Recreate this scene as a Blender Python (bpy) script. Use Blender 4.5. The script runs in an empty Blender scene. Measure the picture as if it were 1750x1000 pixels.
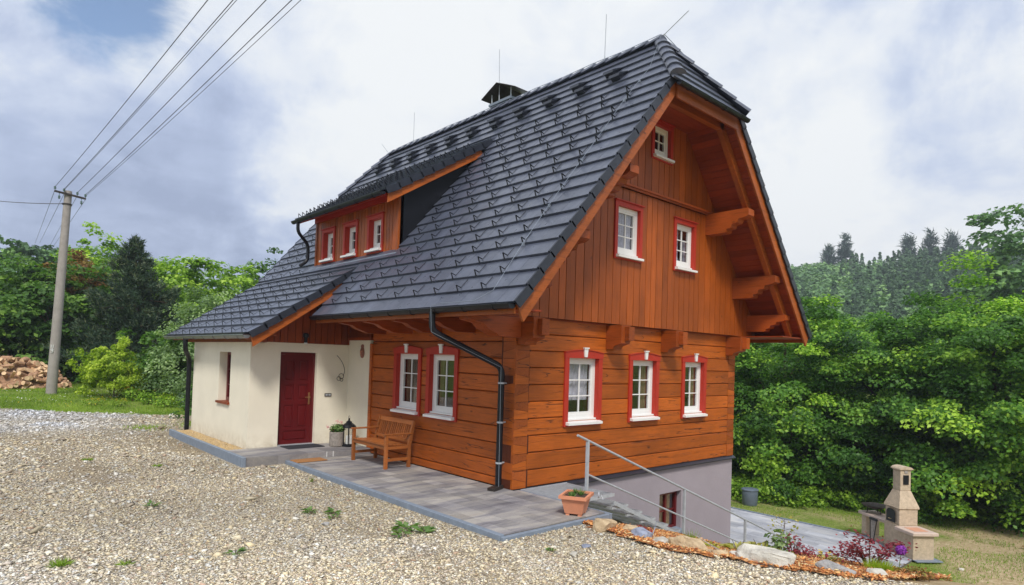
import bpy, bmesh, math, random
import numpy as np
from mathutils import Vector, Matrix, noise
R = math.radians
rnd = random.Random(7)
S = bpy.context.scene
COL = S.collection

# ---------------------------------------------------------------- camera
cam_d = bpy.data.cameras.new("camera")
cam = bpy.data.objects.new("camera", cam_d); COL.objects.link(cam)
CAM = Vector((-6.8597, -7.4886, 2.1111))
yaw, pitch, roll = 0.834618, 0.0244747, 0.0311744
fv = Vector((math.cos(yaw)*math.cos(pitch), math.sin(yaw)*math.cos(pitch), math.sin(pitch)))
r0 = Vector((math.sin(yaw), -math.cos(yaw), 0)); u0 = r0.cross(fv)
rv = r0*math.cos(roll)+u0*math.sin(roll); uv_ = -r0*math.sin(roll)+u0*math.cos(roll)
M = Matrix((rv, uv_, -fv)).transposed().to_4x4(); M.translation = CAM
cam.matrix_world = M
cam_d.sensor_width = 36; cam_d.lens = 1067.89/1750*36
cam_d.shift_x = -1.474/1750; cam_d.shift_y = 88.247/1750
cam_d.clip_start = 0.05; cam_d.clip_end = 3000
S.camera = cam

# ---------------------------------------------------------------- light
SUN_EL, SUN_AZ = R(48), R(232)     # azimuth in the xy plane the light comes from
sun_d = bpy.data.lights.new("sun", 'SUN'); sun_d.energy = 2.3; sun_d.angle = R(12); sun_d.color = (1, .95, .87)
sun = bpy.data.objects.new("sun", sun_d); COL.objects.link(sun)
sd = Vector((math.cos(SUN_AZ)*math.cos(SUN_EL), math.sin(SUN_AZ)*math.cos(SUN_EL), math.sin(SUN_EL)))
sun.rotation_euler = sd.to_track_quat('Z', 'Y').to_euler()

def pxdir(px, py):
    return (fv + rv*(px-876.47)/1067.89 - uv_*(py-588.25)/1067.89).normalized()

W = bpy.data.worlds.new("World"); S.world = W; W.use_nodes = True
nt = W.node_tree; N = nt.nodes; L = nt.links
for n in list(N): N.remove(n)
def wn(t, **k):
    n = N.new(t)
    for a, b in k.items(): setattr(n, a, b)
    return n
def wmath(op, a, b=None, clamp=False):
    n = wn('ShaderNodeMath', operation=op, use_clamp=clamp)
    for i, x in enumerate((a, b)):
        if x is None: continue
        if isinstance(x, (int, float)): n.inputs[i].default_value = x
        else: L.new(x, n.inputs[i])
    return n.outputs[0]
tc = wn('ShaderNodeTexCoord'); D_ = tc.outputs['Generated']
sep = wn('ShaderNodeSeparateXYZ'); L.new(D_, sep.inputs[0])
den = wmath('ADD', wmath('MAXIMUM', sep.outputs[2], 0.0), 0.22)
cx_ = wmath('DIVIDE', sep.outputs[0], den); cy_ = wmath('DIVIDE', sep.outputs[1], den)
comb = wn('ShaderNodeCombineXYZ'); L.new(cx_, comb.inputs[0]); L.new(cy_, comb.inputs[1])
def wnoise(scale, detail, rough, dist=0.0, src=None, off=(0, 0, 0)):
    mp = wn('ShaderNodeMapping'); mp.inputs['Location'].default_value = off
    L.new(src or comb.outputs[0], mp.inputs[0])
    n = wn('ShaderNodeTexNoise'); n.inputs['Scale'].default_value = scale; n.inputs['Detail'].default_value = detail
    n.inputs['Roughness'].default_value = rough; n.inputs['Distortion'].default_value = dist
    L.new(mp.outputs[0], n.inputs['Vector']); return n.outputs['Fac']
def blob(px, py, rad, soft, warp):
    d = pxdir(px, py)
    vm = wn('ShaderNodeVectorMath', operation='DOT_PRODUCT'); L.new(D_, vm.inputs[0]); vm.inputs[1].default_value = d
    a = wmath('ARCCOSINE', wmath('MINIMUM', vm.outputs['Value'], 0.99999))
    a = wmath('ADD', a, wmath('MULTIPLY', wmath('SUBTRACT', warp, 0.5), rad*1.6))
    mr = wn('ShaderNodeMapRange', interpolation_type='SMOOTHSTEP'); L.new(a, mr.inputs[0])
    mr.inputs[1].default_value = rad; mr.inputs[2].default_value = rad*(1-soft)
    mr.inputs[3].default_value = 0; mr.inputs[4].default_value = 1
    return mr.outputs[0]
n_big = wnoise(1.1, 8, .55, .3)
n_fine = wnoise(4.5, 8, .6, .4, off=(3, 1, 0))
dir_n = wnoise(5.0, 7, .58, .3, src=D_, off=(2.2, .4, 7))
val = wmath('ADD', wmath('MULTIPLY', n_big, .55), wmath('MULTIPLY', dir_n, 1.15))      # ~ .55 mean
val = wmath('ADD', val, wmath('MULTIPLY', n_fine, .42))
for px, py, rad, soft, wgt in ((90, 330, .42, .8, -.30), (330, 380, .30, .9, -.16), (480, 120, .14, .8, -.22), (230, 190, .18, .9, -.14),
                               (20, 120, .20, .9, -.10), (600, 90, .34, .9, .30), (170, 60, .26, .9, .42), (1450, 40, .22, .9, -.16), (1620, 230, .16, .9, -.16),
                               (1330, 300, .34, .9, .34), (900, 60, .34, .9, .22), (640, 170, .22, .9, .14), (1600, 40, .2, .9, -.12), (1560, 330, .2, .9, .10),
                               (620, 160, .05, .9, -.12), (1380, 160, .06, .9, -.12)):
    val = wmath('ADD', val, wmath('MULTIPLY', blob(px, py, rad, soft, dir_n), wgt*.62))
val = wmath('SUBTRACT', wmath('MULTIPLY', val, 1.35), .765)
cr = wn('ShaderNodeValToRGB'); L.new(val, cr.inputs[0])
K = 8.2                                   # cloud radiance relative to the Nishita sky, both times 0.1
e = cr.color_ramp.elements
cols = [(.16, (.330, .395, .555)), (.38, (.430, .505, .680)), (.56, (.560, .630, .775)), (.74, (.720, .765, .835)), (.94, (.825, .850, .868))]
e[0].position = cols[0][0]; e[0].color = (*cols[0][1], 1)
e[1].position = cols[-1][0]; e[1].color = (*cols[-1][1], 1)
for p, c in cols[1:-1]:
    x = e.new(p); x.color = (*c, 1)
sky = wn('ShaderNodeTexSky', sky_type='NISHITA', sun_disc=False, sun_elevation=SUN_EL, sun_rotation=math.pi/2-SUN_AZ, altitude=500)
cl = wn('ShaderNodeVectorMath', operation='SCALE'); L.new(cr.outputs[0], cl.inputs[0]); cl.inputs['Scale'].default_value = K
hole = blob(192, 10, .085, .6, n_fine)
hole = wmath('MULTIPLY', hole, .97)
mask = wmath('SUBTRACT', 1.0, hole)
mix = wn('ShaderNodeMix', data_type='RGBA'); L.new(mask, mix.inputs[0]); sk2 = wn('ShaderNodeVectorMath', operation='SCALE'); L.new(sky.outputs[0], sk2.inputs[0]); sk2.inputs['Scale'].default_value = 1.25; L.new(sk2.outputs[0], mix.inputs[6]); L.new(cl.outputs[0], mix.inputs[7])
bg = wn('ShaderNodeBackground'); bg.inputs[1].default_value = 0.1; L.new(mix.outputs[2], bg.inputs[0])
wo = wn('ShaderNodeOutputWorld'); L.new(bg.outputs[0], wo.inputs[0])

S.view_settings.view_transform = 'Standard'; S.view_settings.look = 'None'
S.view_settings.exposure = 0.46; S.view_settings.gamma = 1
S.cycles.max_bounces = 6; S.cycles.transparent_max_bounces = 8; S.cycles.use_denoising = True

# ---------------------------------------------------------------- materials
class NB:
    def __init__(s, name):
        s.m = bpy.data.materials.new(name); s.m.use_nodes = True
        s.t = s.m.node_tree; s.p = s.t.nodes['Principled BSDF']; s.out = s.t.nodes['Material Output']
        s.tc = s.t.nodes.new('ShaderNodeTexCoord')
    def n(s, t, **k):
        x = s.t.nodes.new(t)
        for a, b in k.items(): setattr(x, a, b)
        return x
    def l(s, a, b): s.t.links.new(a, b)
    def map(s, scale=(1, 1, 1), loc=(0, 0, 0), rot=(0, 0, 0), src=None):
        x = s.n('ShaderNodeMapping'); x.inputs['Scale'].default_value = scale; x.inputs['Location'].default_value = loc; x.inputs['Rotation'].default_value = rot
        s.l(src or s.tc.outputs['Object'], x.inputs[0]); return x.outputs[0]
    def noise(s, v, scale, detail=4, rough=.5, dist=0, color=False):
        x = s.n('ShaderNodeTexNoise'); x.inputs['Scale'].default_value = scale; x.inputs['Detail'].default_value = detail
        x.inputs['Roughness'].default_value = rough; x.inputs['Distortion'].default_value = dist
        if v is not None: s.l(v, x.inputs['Vector'])
        return x.outputs['Color' if color else 'Fac']
    def vor(s, v, scale, out='Color', feature='F1'):
        x = s.n('ShaderNodeTexVoronoi', feature=feature); x.inputs['Scale'].default_value = scale; s.l(v, x.inputs['Vector']); return x.outputs[out]
    def ramp(s, f, stops):
        x = s.n('ShaderNodeValToRGB'); e = x.color_ramp.elements
        def c4(c): return (c, c, c, 1) if isinstance(c, (int, float)) else (*c, 1)
        e[0].position = stops[0][0]; e[0].color = c4(stops[0][1]); e[1].position = stops[-1][0]; e[1].color = c4(stops[-1][1])
        for p, c in stops[1:-1]:
            q = e.new(p); q.color = c4(c)
        s.l(f, x.inputs[0]); return x.outputs[0]
    def mix(s, f, a, b, mode='MIX'):
        x = s.n('ShaderNodeMix', data_type='RGBA', blend_type=mode)
        for i, y in ((0, f), (6, a), (7, b)):
            if isinstance(y, (int, float)): x.inputs[i].default_value = y
            elif isinstance(y, tuple): x.inputs[i].default_value = (*y, 1)
            else: s.l(y, x.inputs[i])
        return x.outputs[2]
    def math(s, op, a, b=None):
        x = s.n('ShaderNodeMath', operation=op)
        for i, y in enumerate((a, b)):
            if y is None: continue
            if isinstance(y, (int, float)): x.inputs[i].default_value = y
            else: s.l(y, x.inputs[i])
        return x.outputs[0]
    def attr(s, name, out='Fac'):
        x = s.n('ShaderNodeAttribute'); x.attribute_name = name; return x.outputs[out]
    def bump(s, h, dist=.01, strength=1.0):
        x = s.n('ShaderNodeBump'); x.inputs['Distance'].default_value = dist; x.inputs['Strength'].default_value = strength
        s.l(h, x.inputs['Height']); s.l(x.outputs[0], s.p.inputs['Normal'])
    def base(s, c):
        if isinstance(c, tuple): s.p.inputs['Base Color'].default_value = (*c, 1)
        else: s.l(c, s.p.inputs['Base Color'])
    def set(s, rough=None, metal=None, spec=None):
        if rough is not None:
            if isinstance(rough, (int, float)): s.p.inputs['Roughness'].default_value = rough
            else: s.l(rough, s.p.inputs['Roughness'])
        if metal is not None: s.p.inputs['Metallic'].default_value = metal
        if spec is not None: s.p.inputs['Specular IOR Level'].default_value = spec
        return s.m
    def tinted(s, c, lo=.75, hi=1.25):
        t = s.attr('tint'); k = s.ramp(t, [(0, lo), (1, hi)])
        return s.mix(1.0, c, k, 'MULTIPLY')

def wood(name, c, axis, rough=.55, cracks=0.0, lo=.78, hi=1.2, knots=True, deep=None):
    b = NB(name)
    sc = [9, 9, 9]; sc[axis] = .55
    off = b.attr('tint'); cv = b.n('ShaderNodeCombineXYZ')
    for i in range(3): b.l(b.math('MULTIPLY', off, 37.0+i*11), cv.inputs[i])
    add = b.n('ShaderNodeVectorMath', operation='ADD'); b.l(b.tc.outputs['Object'], add.inputs[0]); b.l(cv.outputs[0], add.inputs[1])
    v = b.map(tuple(sc), src=add.outputs[0])
    g1 = b.noise(v, 2.2, 8, .62, .6)
    g2 = b.noise(v, 11, 4, .6)
    big = b.noise(b.map((1, 1, 1), src=add.outputs[0]), 1.3, 3, .5)
    dk = deep or tuple(x*.58 for x in c)
    col = b.ramp(g1, [(.26, dk), (.45, c), (.74, tuple(min(1, x*1.16) for x in c))])
    col = b.mix(1.0, col, b.ramp(big, [(.3, .82), (.7, 1.15)]), 'MULTIPLY')
    col = b.mix(.45, col, b.ramp(g2, [(.3, .6), (.7, 1.25)]), 'MULTIPLY')
    h = b.math('ADD', b.math('MULTIPLY', g1, .6), b.math('MULTIPLY', g2, .4))
    if knots:
        kv = b.vor(b.map(tuple(3.2 if i != axis else 1.5 for i in range(3)), src=add.outputs[0]), 1.0, 'Distance')
        col = b.mix(b.ramp(kv, [(.035, .75), (.075, 0.0)]), col, tuple(x*.25 for x in c))
    if cracks:
        sc2 = [4.2, 4.2, 4.2]; sc2[axis] = .24
        cn = b.noise(b.map(tuple(sc2), src=add.outputs[0]), 1.6, 3, .45, .35)
        cr_ = b.ramp(cn, [(.492, 0.0), (.4985, 1.0), (.5015, 1.0), (.508, 0.0)])
        msk = b.ramp(b.noise(b.map((.9, .9, .9), src=add.outputs[0]), 2.0, 2, .5), [(.44, 0.0), (.52, 1.0)])
        cm = b.math('MULTIPLY', cr_, msk)
        col = b.mix(b.math('MULTIPLY', cm, cracks), col, tuple(x*.10 for x in c))
        h = b.math('SUBTRACT', h, b.math('MULTIPLY', cm, 1.5))
    b.base(b.tinted(col, lo, hi)); b.bump(h, .004, .7)
    return b.set(rough, spec=.35)

def plain(name, c, rough=.5, metal=0.0, var=.12, scale=6, bump=0.0, bscale=60, spec=None, tint=False):
    b = NB(name); v = b.map()
    n = b.noise(v, scale, 5, .6)
    col = b.ramp(n, [(.3, tuple(x*(1-var) for x in c)), (.7, tuple(min(1, x*(1+var)) for x in c))])
    if tint: col = b.tinted(col)
    b.base(col)
    if bump: b.bump(b.noise(v, bscale, 4, .6), bump, 1)
    return b.set(rough, metal, spec)

MT = {}
MT['log_x'] = wood('log_wood_x', (.40, .093, .009), 0, .5, .95)
MT['log_y'] = wood('log_wood_y', (.385, .087, .009), 1, .5, .95)
MT['log_end'] = wood('log_end_grain', (.37, .085, .012), 1, .6, .4, .75, 1.2)
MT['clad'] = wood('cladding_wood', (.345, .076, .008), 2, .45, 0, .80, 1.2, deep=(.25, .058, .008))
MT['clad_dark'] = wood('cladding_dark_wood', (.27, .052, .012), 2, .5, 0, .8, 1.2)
MT['groove'] = wood('groove_wood', (.10, .022, .007), 2, .7)
MT['beam_y'] = wood('beam_wood_y', (.34, .070, .010), 1, .5, .5)
MT['beam_x'] = wood('beam_wood_x', (.33, .066, .010), 0, .5, .5)
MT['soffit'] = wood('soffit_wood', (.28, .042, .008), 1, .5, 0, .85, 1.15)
MT['barge'] = wood('barge_wood', (.35, .085, .013), 0, .45, 0, .9, 1.1)
MT['bench'] = wood('bench_wood', (.33, .105, .026), 1, .45, 0, .8, 1.2, knots=False)
MT['red'] = plain('red_paint', (.43, .025, .009), .55, 0, .07, 5)
MT['door_red'] = plain('door_paint', (.115, .005, .007), .35, 0, .1, 4)
MT['white'] = plain('white_paint', (.80, .80, .79), .38, 0, .03)
MT['black'] = plain('black_metal', (.007, .008, .012), .38, .0, .2, spec=.35)
MT['black2'] = plain('dark_verge', (.020, .024, .036), .4, .0, .2)
MT['galv'] = plain('galvanised_steel', (.46, .49, .53), .5, .25, .15, 12)
MT['zinc'] = plain('zinc_sheet', (.30, .34, .40), .38, .5, .1, 4)
MT['gold'] = plain('brass', (.62, .45, .22), .3, .9, .1)
MT['curtain'] = plain('curtain_cloth', (.66, .63, .72), .8, 0, .2, 9)
MT['curtain2'] = plain('brown_curtain_cloth', (.34, .21, .12), .8, 0, .25, 9)
MT['interior'] = plain('interior', (.02, .016, .014), .9)
MT['terracotta'] = plain('terracotta_pot', (.66, .27, .15), .6, 0, .1, 7, .002, 50)
MT['soil'] = plain('soil', (.07, .045, .03), .95, 0, .4, 30, .01, 60)
MT['leafdark'] = None

def m_plaster(name, c, bs=90, dirt=True):
    b = NB(name); v = b.map()
    n = b.noise(v, 1.1, 6, .6)
    col = b.ramp(n, [(.3, tuple(x*.92 for x in c)), (.7, tuple(min(1, x*1.04) for x in c))])
    fine = b.noise(v, bs, 4, .7)
    col = b.mix(.3, col, b.ramp(fine, [(.3, .8), (.7, 1.15)]), 'MULTIPLY')
    if dirt:
        gz = b.n('ShaderNodeSeparateXYZ'); b.l(v, gz.inputs[0])
        splash = b.math('MULTIPLY', b.ramp(gz.outputs[2], [(.06, 1.0), (.42, 0.0)]), b.ramp(b.noise(v, 5, 5, .65), [(.35, 0.0), (.7, .7)]))
        col = b.mix(splash, col, (.45, .35, .22))
    b.base(col); b.bump(b.math('ADD', fine, b.noise(v, 9, 3)), .006, .6)
    return b.set(.9, spec=.15)
MT['cream'] = m_plaster('cream_plaster', (.86, .80, .655))
MT['plinth'] = m_plaster('lilac_grey_plaster', (.345, .305, .335), 120, False)

def m_tile():
    b = NB('roof_tile'); v = b.map()
    c = b.ramp(b.noise(v, 1.6, 5, .6), [(.3, (.058, .067, .098)), (.7, (.086, .098, .138))])
    c = b.mix(.6, c, b.ramp(b.noise(b.map((.5, 1.6, .5)), 1.1, 6, .65), [(.3, .74), (.7, 1.28)]), 'MULTIPLY')
    c = b.mix(.5, c, b.ramp(b.noise(b.map((1, 40, 1)), 3, 4, .6), [(.3, .72), (.7, 1.3)]), 'MULTIPLY')
    b.base(b.tinted(c, .9, 1.12)); b.bump(b.noise(v, 45, 4, .6), .002, .5)
    return b.set(b.ramp(b.noise(v, 7, 4, .6), [(.3, .26), (.7, .42)]), spec=.75)
MT['tile'] = m_tile()
def m_tile_brown():
    b = NB('catslide_eaves'); b.base((.25, .26, .28)); return b.set(.35, .8)
MT['gutter_under'] = m_tile_brown()

def m_glass():
    b = NB('window_glass'); t = b.t
    tr = b.n('ShaderNodeBsdfTransparent'); tr.inputs[0].default_value = (.88, .89, .90, 1)
    gl = b.n('ShaderNodeBsdfGlossy'); gl.inputs['Roughness'].default_value = .02
    fr = b.n('ShaderNodeLayerWeight'); fr.inputs['Blend'].default_value = .5
    bm = b.n('ShaderNodeBump'); bm.inputs['Distance'].default_value = .002; bm.inputs['Strength'].default_value = .25
    b.l(b.noise(b.map(), 2.5, 2), bm.inputs['Height']); b.l(bm.outputs[0], gl.inputs['Normal']); 
    mx = b.n('ShaderNodeMixShader'); b.l(b.math('ADD', b.math('POWER', fr.outputs['Facing'], 3.5), .05), mx.inputs[0]); b.l(tr.outputs[0], mx.inputs[1]); b.l(gl.outputs[0], mx.inputs[2])
    b.l(mx.outputs[0], b.out.inputs[0]); return b.m
MT['glass'] = m_glass()

def m_pave():
    b = NB('paving_stone'); v = b.map()
    n = b.noise(b.map((.5, 2.2, 1)), 1.4, 6, .65, .5); n2 = b.noise(v, 40, 4, .7)
    c = b.ramp(n, [(.30, (.125, .120, .140)), (.45, (.235, .225, .235)), (.6, (.37, .345, .315)), (.75, (.30, .255, .225))])
    c = b.mix(.35, c, b.ramp(n2, [(.3, .7), (.7, 1.25)]), 'MULTIPLY')
    b.base(b.tinted(c, .78, 1.2)); b.bump(n2, .003, .6); return b.set(.8, spec=.25)
MT['pave'] = m_pave()
def m_patio():
    b = NB('patio_stone'); v = b.map()
    n = b.noise(b.map((1.6, .6, 1)), 1.4, 6, .65, .5); n2 = b.noise(v, 30, 4, .7)
    c = b.ramp(n, [(.30, (.27, .28, .33)), (.5, (.42, .43, .47)), (.7, (.54, .53, .53))])
    b.base(b.tinted(c, .8, 1.15)); b.bump(n2, .003, .6); return b.set(.8, spec=.25)
MT['patio'] = m_patio()
MT['joint'] = plain('joint_sand', (.12, .11, .10), .95, 0, .3, 40)
MT['kerb'] = plain('kerb_concrete', (.20, .24, .30), .7, 0, .12, 10, .003, 60)
MT['concrete'] = plain('pole_concrete', (.31, .28, .26), .85, 0, .15, 4, .006, 30)
MT['bbq'] = plain('grill_sandstone', (.50, .40, .29), .85, 0, .18, 9, .01, 30)
MT['bbqtop'] = plain('grill_counter_stone', (.56, .44, .37), .7, 0, .12, 8, .004, 40)
MT['orange_tile'] = plain('counter_tile', (.60, .30, .19), .6, 0, .1, 8)

def m_gravel():
    b = NB('gravel'); v = b.map()
    c1 = b.vor(v, 38, 'Color'); sp = b.n('ShaderNodeSeparateXYZ'); b.l(c1, sp.inputs[0])
    stone = b.ramp(sp.outputs[0], [(0, (.30, .24, .17)), (.3, (.54, .44, .29)), (.55, (.70, .60, .42)), (.8, (.58, .53, .46)), (1, (.80, .74, .62))])
    d = b.vor(v, 38, 'Distance')
    stone = b.mix(1.0, stone, b.ramp(d, [(.25, 1.0), (.75, .42)]), 'MULTIPLY')
    grey = b.mix(1.0, stone, (1.0, 1.08, 1.25), 'MULTIPLY')
    zone = b.attr('zone')
    c = b.mix(zone, stone, grey)
    c = b.mix(b.math('MULTIPLY', b.attr('earth'), .8), c, b.ramp(b.noise(v, 7, 6, .7), [(.35, (.20, .15, .09)), (.6, (.36, .28, .18))]))
    big = b.noise(v, .55, 5, .6, .4)
    c = b.mix(1.0, c, b.ramp(big, [(.3, .72), (.7, 1.12)]), 'MULTIPLY')
    b.base(c); b.bump(b.math('ADD', b.math('MULTIPLY', d, -1.0), b.math('MULTIPLY', b.noise(v, 60, 3), .3)), .02, 1)
    return b.set(.9, spec=.2)
MT['gravel'] = m_gravel()
def m_col(name, rough=.85, bump=0, mul=1.0):
    b = NB(name); c = b.attr('col', 'Color'); v = b.map()
    c = b.mix(1.0, c, b.ramp(b.noise(v, 70, 3, .6), [(.3, .78*mul), (.7, 1.18*mul)]), 'MULTIPLY')
    b.base(c); 
    if bump: b.bump(b.noise(v, 90, 3), bump, 1)
    return b.set(rough, spec=.2)
MT['stones'] = m_col('gravel_stone', .8)
def m_rock(name, c, c2):
    b = NB(name); v = b.map(); n = b.noise(v, 5, 8, .65, .4)
    b.base(b.tinted(b.ramp(n, [(.3, c2), (.5, c), (.7, tuple(min(1, x*1.2) for x in c))]), .85, 1.15)); b.bump(b.noise(v, 14, 8, .65), .03, .9); return b.set(.85, spec=.2)
MT['rock_tan'] = m_rock('tan_rock', (.60, .46, .29), (.38, .26, .15))
MT['rock_white'] = m_rock('pale_rock', (.62, .59, .52), (.36, .33, .28))
MT['rock_blue'] = m_rock('blue_grey_rock', (.30, .33, .42), (.12, .14, .20))
MT['rock_grey'] = m_rock('grey_rock', (.44, .43, .42), (.24, .23, .22))
def m_ground():
    b = NB('ground_grass'); v = b.map()
    n = b.noise(v, .5, 6, .65, .3); n2 = b.noise(v, 9, 6, .7)
    g = b.ramp(n2, [(.3, (.09, .13, .028)), (.5, (.18, .24, .05)), (.7, (.30, .33, .09))])
    dirt = b.ramp(n2, [(.3, (.28, .20, .11)), (.5, (.44, .34, .20)), (.7, (.60, .49, .33))])
    z = b.attr('dirt')
    f = b.ramp(b.math('ADD', b.math('MULTIPLY', z, .62), b.math('MULTIPLY', n, .5)), [(.44, 0.0), (.60, 1.0)])
    b.base(b.mix(f, g, dirt)); b.bump(n2, .05, .8); return b.set(.95, spec=.1)
MT['ground'] = m_ground()
def m_mulch():
    b = NB('bark_mulch'); v = b.map()
    c1 = b.vor(b.map((1, 2.2, 1), rot=(0, 0, .6)), 22, 'Color'); sp = b.n('ShaderNodeSeparateXYZ'); b.l(c1, sp.inputs[0])
    b.base(b.ramp(sp.outputs[0], [(0, (.14, .05, .02)), (.4, (.38, .15, .05)), (.8, (.55, .25, .09)), (1, (.65, .40, .2))])); b.bump(sp.outputs[1], .02, 1); return b.set(.9, spec=.15)
MT['mulch'] = m_mulch()

def m_leaf(name, lo, mid, hi, trans=.35, rough=.5):
    b = NB(name); t = b.attr('tint')
    c = b.ramp(t, [(0, lo), (.5, mid), (1, hi)])
    b.base(c); b.set(rough, spec=.3)
    tl = b.n('ShaderNodeBsdfTranslucent'); b.l(b.mix(1.0, c, (1.3, 1.5, .6), 'MULTIPLY'), tl.inputs[0])
    mx = b.n('ShaderNodeMixShader'); mx.inputs[0].default_value = trans
    b.l(b.p.outputs[0], mx.inputs[1]); b.l(tl.outputs[0], mx.inputs[2]); b.l(mx.outputs[0], b.out.inputs[0])
    return b.m
MT['maple'] = m_leaf('maple_leaf', (0.0269, 0.0779, 0.0133), (0.113, 0.2655, 0.0343), (0.4553, 0.6752, 0.0763))
MT['maple2'] = m_leaf('dark_maple_leaf', (0.0219, 0.0641, 0.0155), (0.0843, 0.2127, 0.034), (0.2976, 0.5193, 0.0693))
MT['ldark'] = m_leaf('dark_green_leaf', (0.0239, 0.0631, 0.0127), (0.0831, 0.1847, 0.0316), (0.2562, 0.4103, 0.0665))
MT['llight'] = m_leaf('light_green_leaf', (0.0785, 0.1571, 0.02), (0.2218, 0.3864, 0.042), (0.476, 0.6397, 0.0941))
MT['lwillow'] = m_leaf('grey_green_leaf', (0.0813, 0.1423, 0.0611), (0.1993, 0.3031, 0.1276), (0.4287, 0.5538, 0.268))
MT['lshrub'] = m_leaf('yellow_green_leaf', (0.175, 0.275, 0.0187), (0.35, 0.475, 0.0375), (0.525, 0.625, 0.075))
MT['lpine'] = m_leaf('pine_needle', (0.0174, 0.0407, 0.0233), (0.0479, 0.0889, 0.0479), (0.1628, 0.1915, 0.0958), .1)
MT['lrust'] = m_leaf('rusty_leaf', (0.13, 0.065, 0.026), (0.26, 0.13, 0.039), (0.26, 0.247, 0.052))
MT['lfar'] = m_leaf('far_leaf', (0.0488, 0.0976, 0.0407), (0.1169, 0.2338, 0.085), (0.288, 0.4712, 0.1571), .2)
MT['lfarcon'] = m_leaf('far_conifer_leaf', (0.0224, 0.0512, 0.032), (0.0448, 0.088, 0.0544), (0.08, 0.136, 0.08), .1)
MT['lred'] = m_leaf('crimson_leaf', (.12, .015, .03), (.26, .035, .06), (.45, .10, .09))
MT['lgrass'] = m_leaf('grass_blade', (0.1029, 0.168, 0.021), (0.2205, 0.35, 0.042), (0.441, 0.532, 0.098))
MT['lweed'] = m_leaf('weed_leaf', (0.0675, 0.135, 0.027), (0.135, 0.2565, 0.0675), (0.2565, 0.3645, 0.135))
MT['lyellow'] = m_leaf('yellow_leaf', (.25, .26, .05), (.42, .40, .10), (.60, .55, .20))
MT['lsilver'] = m_leaf('silvery_leaf', (.12, .18, .13), (.20, .28, .21), (.34, .42, .33))
MT['fl_yellow'] = plain('yellow_petal', (.80, .55, .02), .6)
MT['fl_orange'] = plain('orange_petal', (.80, .20, .02), .6)
MT['fl_pink'] = plain('pink_petal', (.72, .07, .17), .6)
MT['fl_purple'] = plain('purple_petal', (.28, .045, .42), .6)
MT['fl_white'] = plain('white_petal', (.75, .74, .70), .6)
MT['bark'] = plain('bark', (.10, .065, .042), .9, 0, .35, 8, .03, 18)
MT['bark_far'] = plain('grey_bark', (.09, .08, .065), .9, 0, .3, 8)
MT['wood_cut'] = plain('cut_firewood', (.68, .47, .28), .8, 0, .3, 6, tint=True)
MT['wood_bark'] = plain('firewood_bark', (.38, .22, .13), .9, 0, .35, 12, .01, 30, tint=True)
MT['fence'] = plain('weathered_fence_wood', (.12, .085, .065), .9, 0, .3, 9, tint=True)
MT['coir'] = plain('coir_mat', (.36, .165, .055), .95, 0, .2, 40, .006, 120)
MT['darkmat'] = plain('dark_rubber_mat', (.030, .032, .042), .9, 0, .2, 30, .005, 120)
MT['basket'] = plain('stone_planter', (.30, .265, .235), .9, 0, .3, 22, .012, 50)
MT['candle'] = plain('candle_wax', (.80, .79, .74), .5)
MT['clay'] = plain('clay_plaque', (.27, .11, .075), .7, 0, .3, 14, .006, 40)
MT['bluebin'] = plain('grey_blue_plastic', (.12, .15, .20), .45, 0, .08)
MT['iron'] = plain('wrought_iron', (.05, .04, .035), .5, .5, .3)
MT['wire'] = plain('wire_metal', (.11, .10, .11), .5, .4)
MT['ins'] = plain('insulator_glass', (.10, .16, .15), .2)
MT['skin'] = MT['clay']

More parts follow.
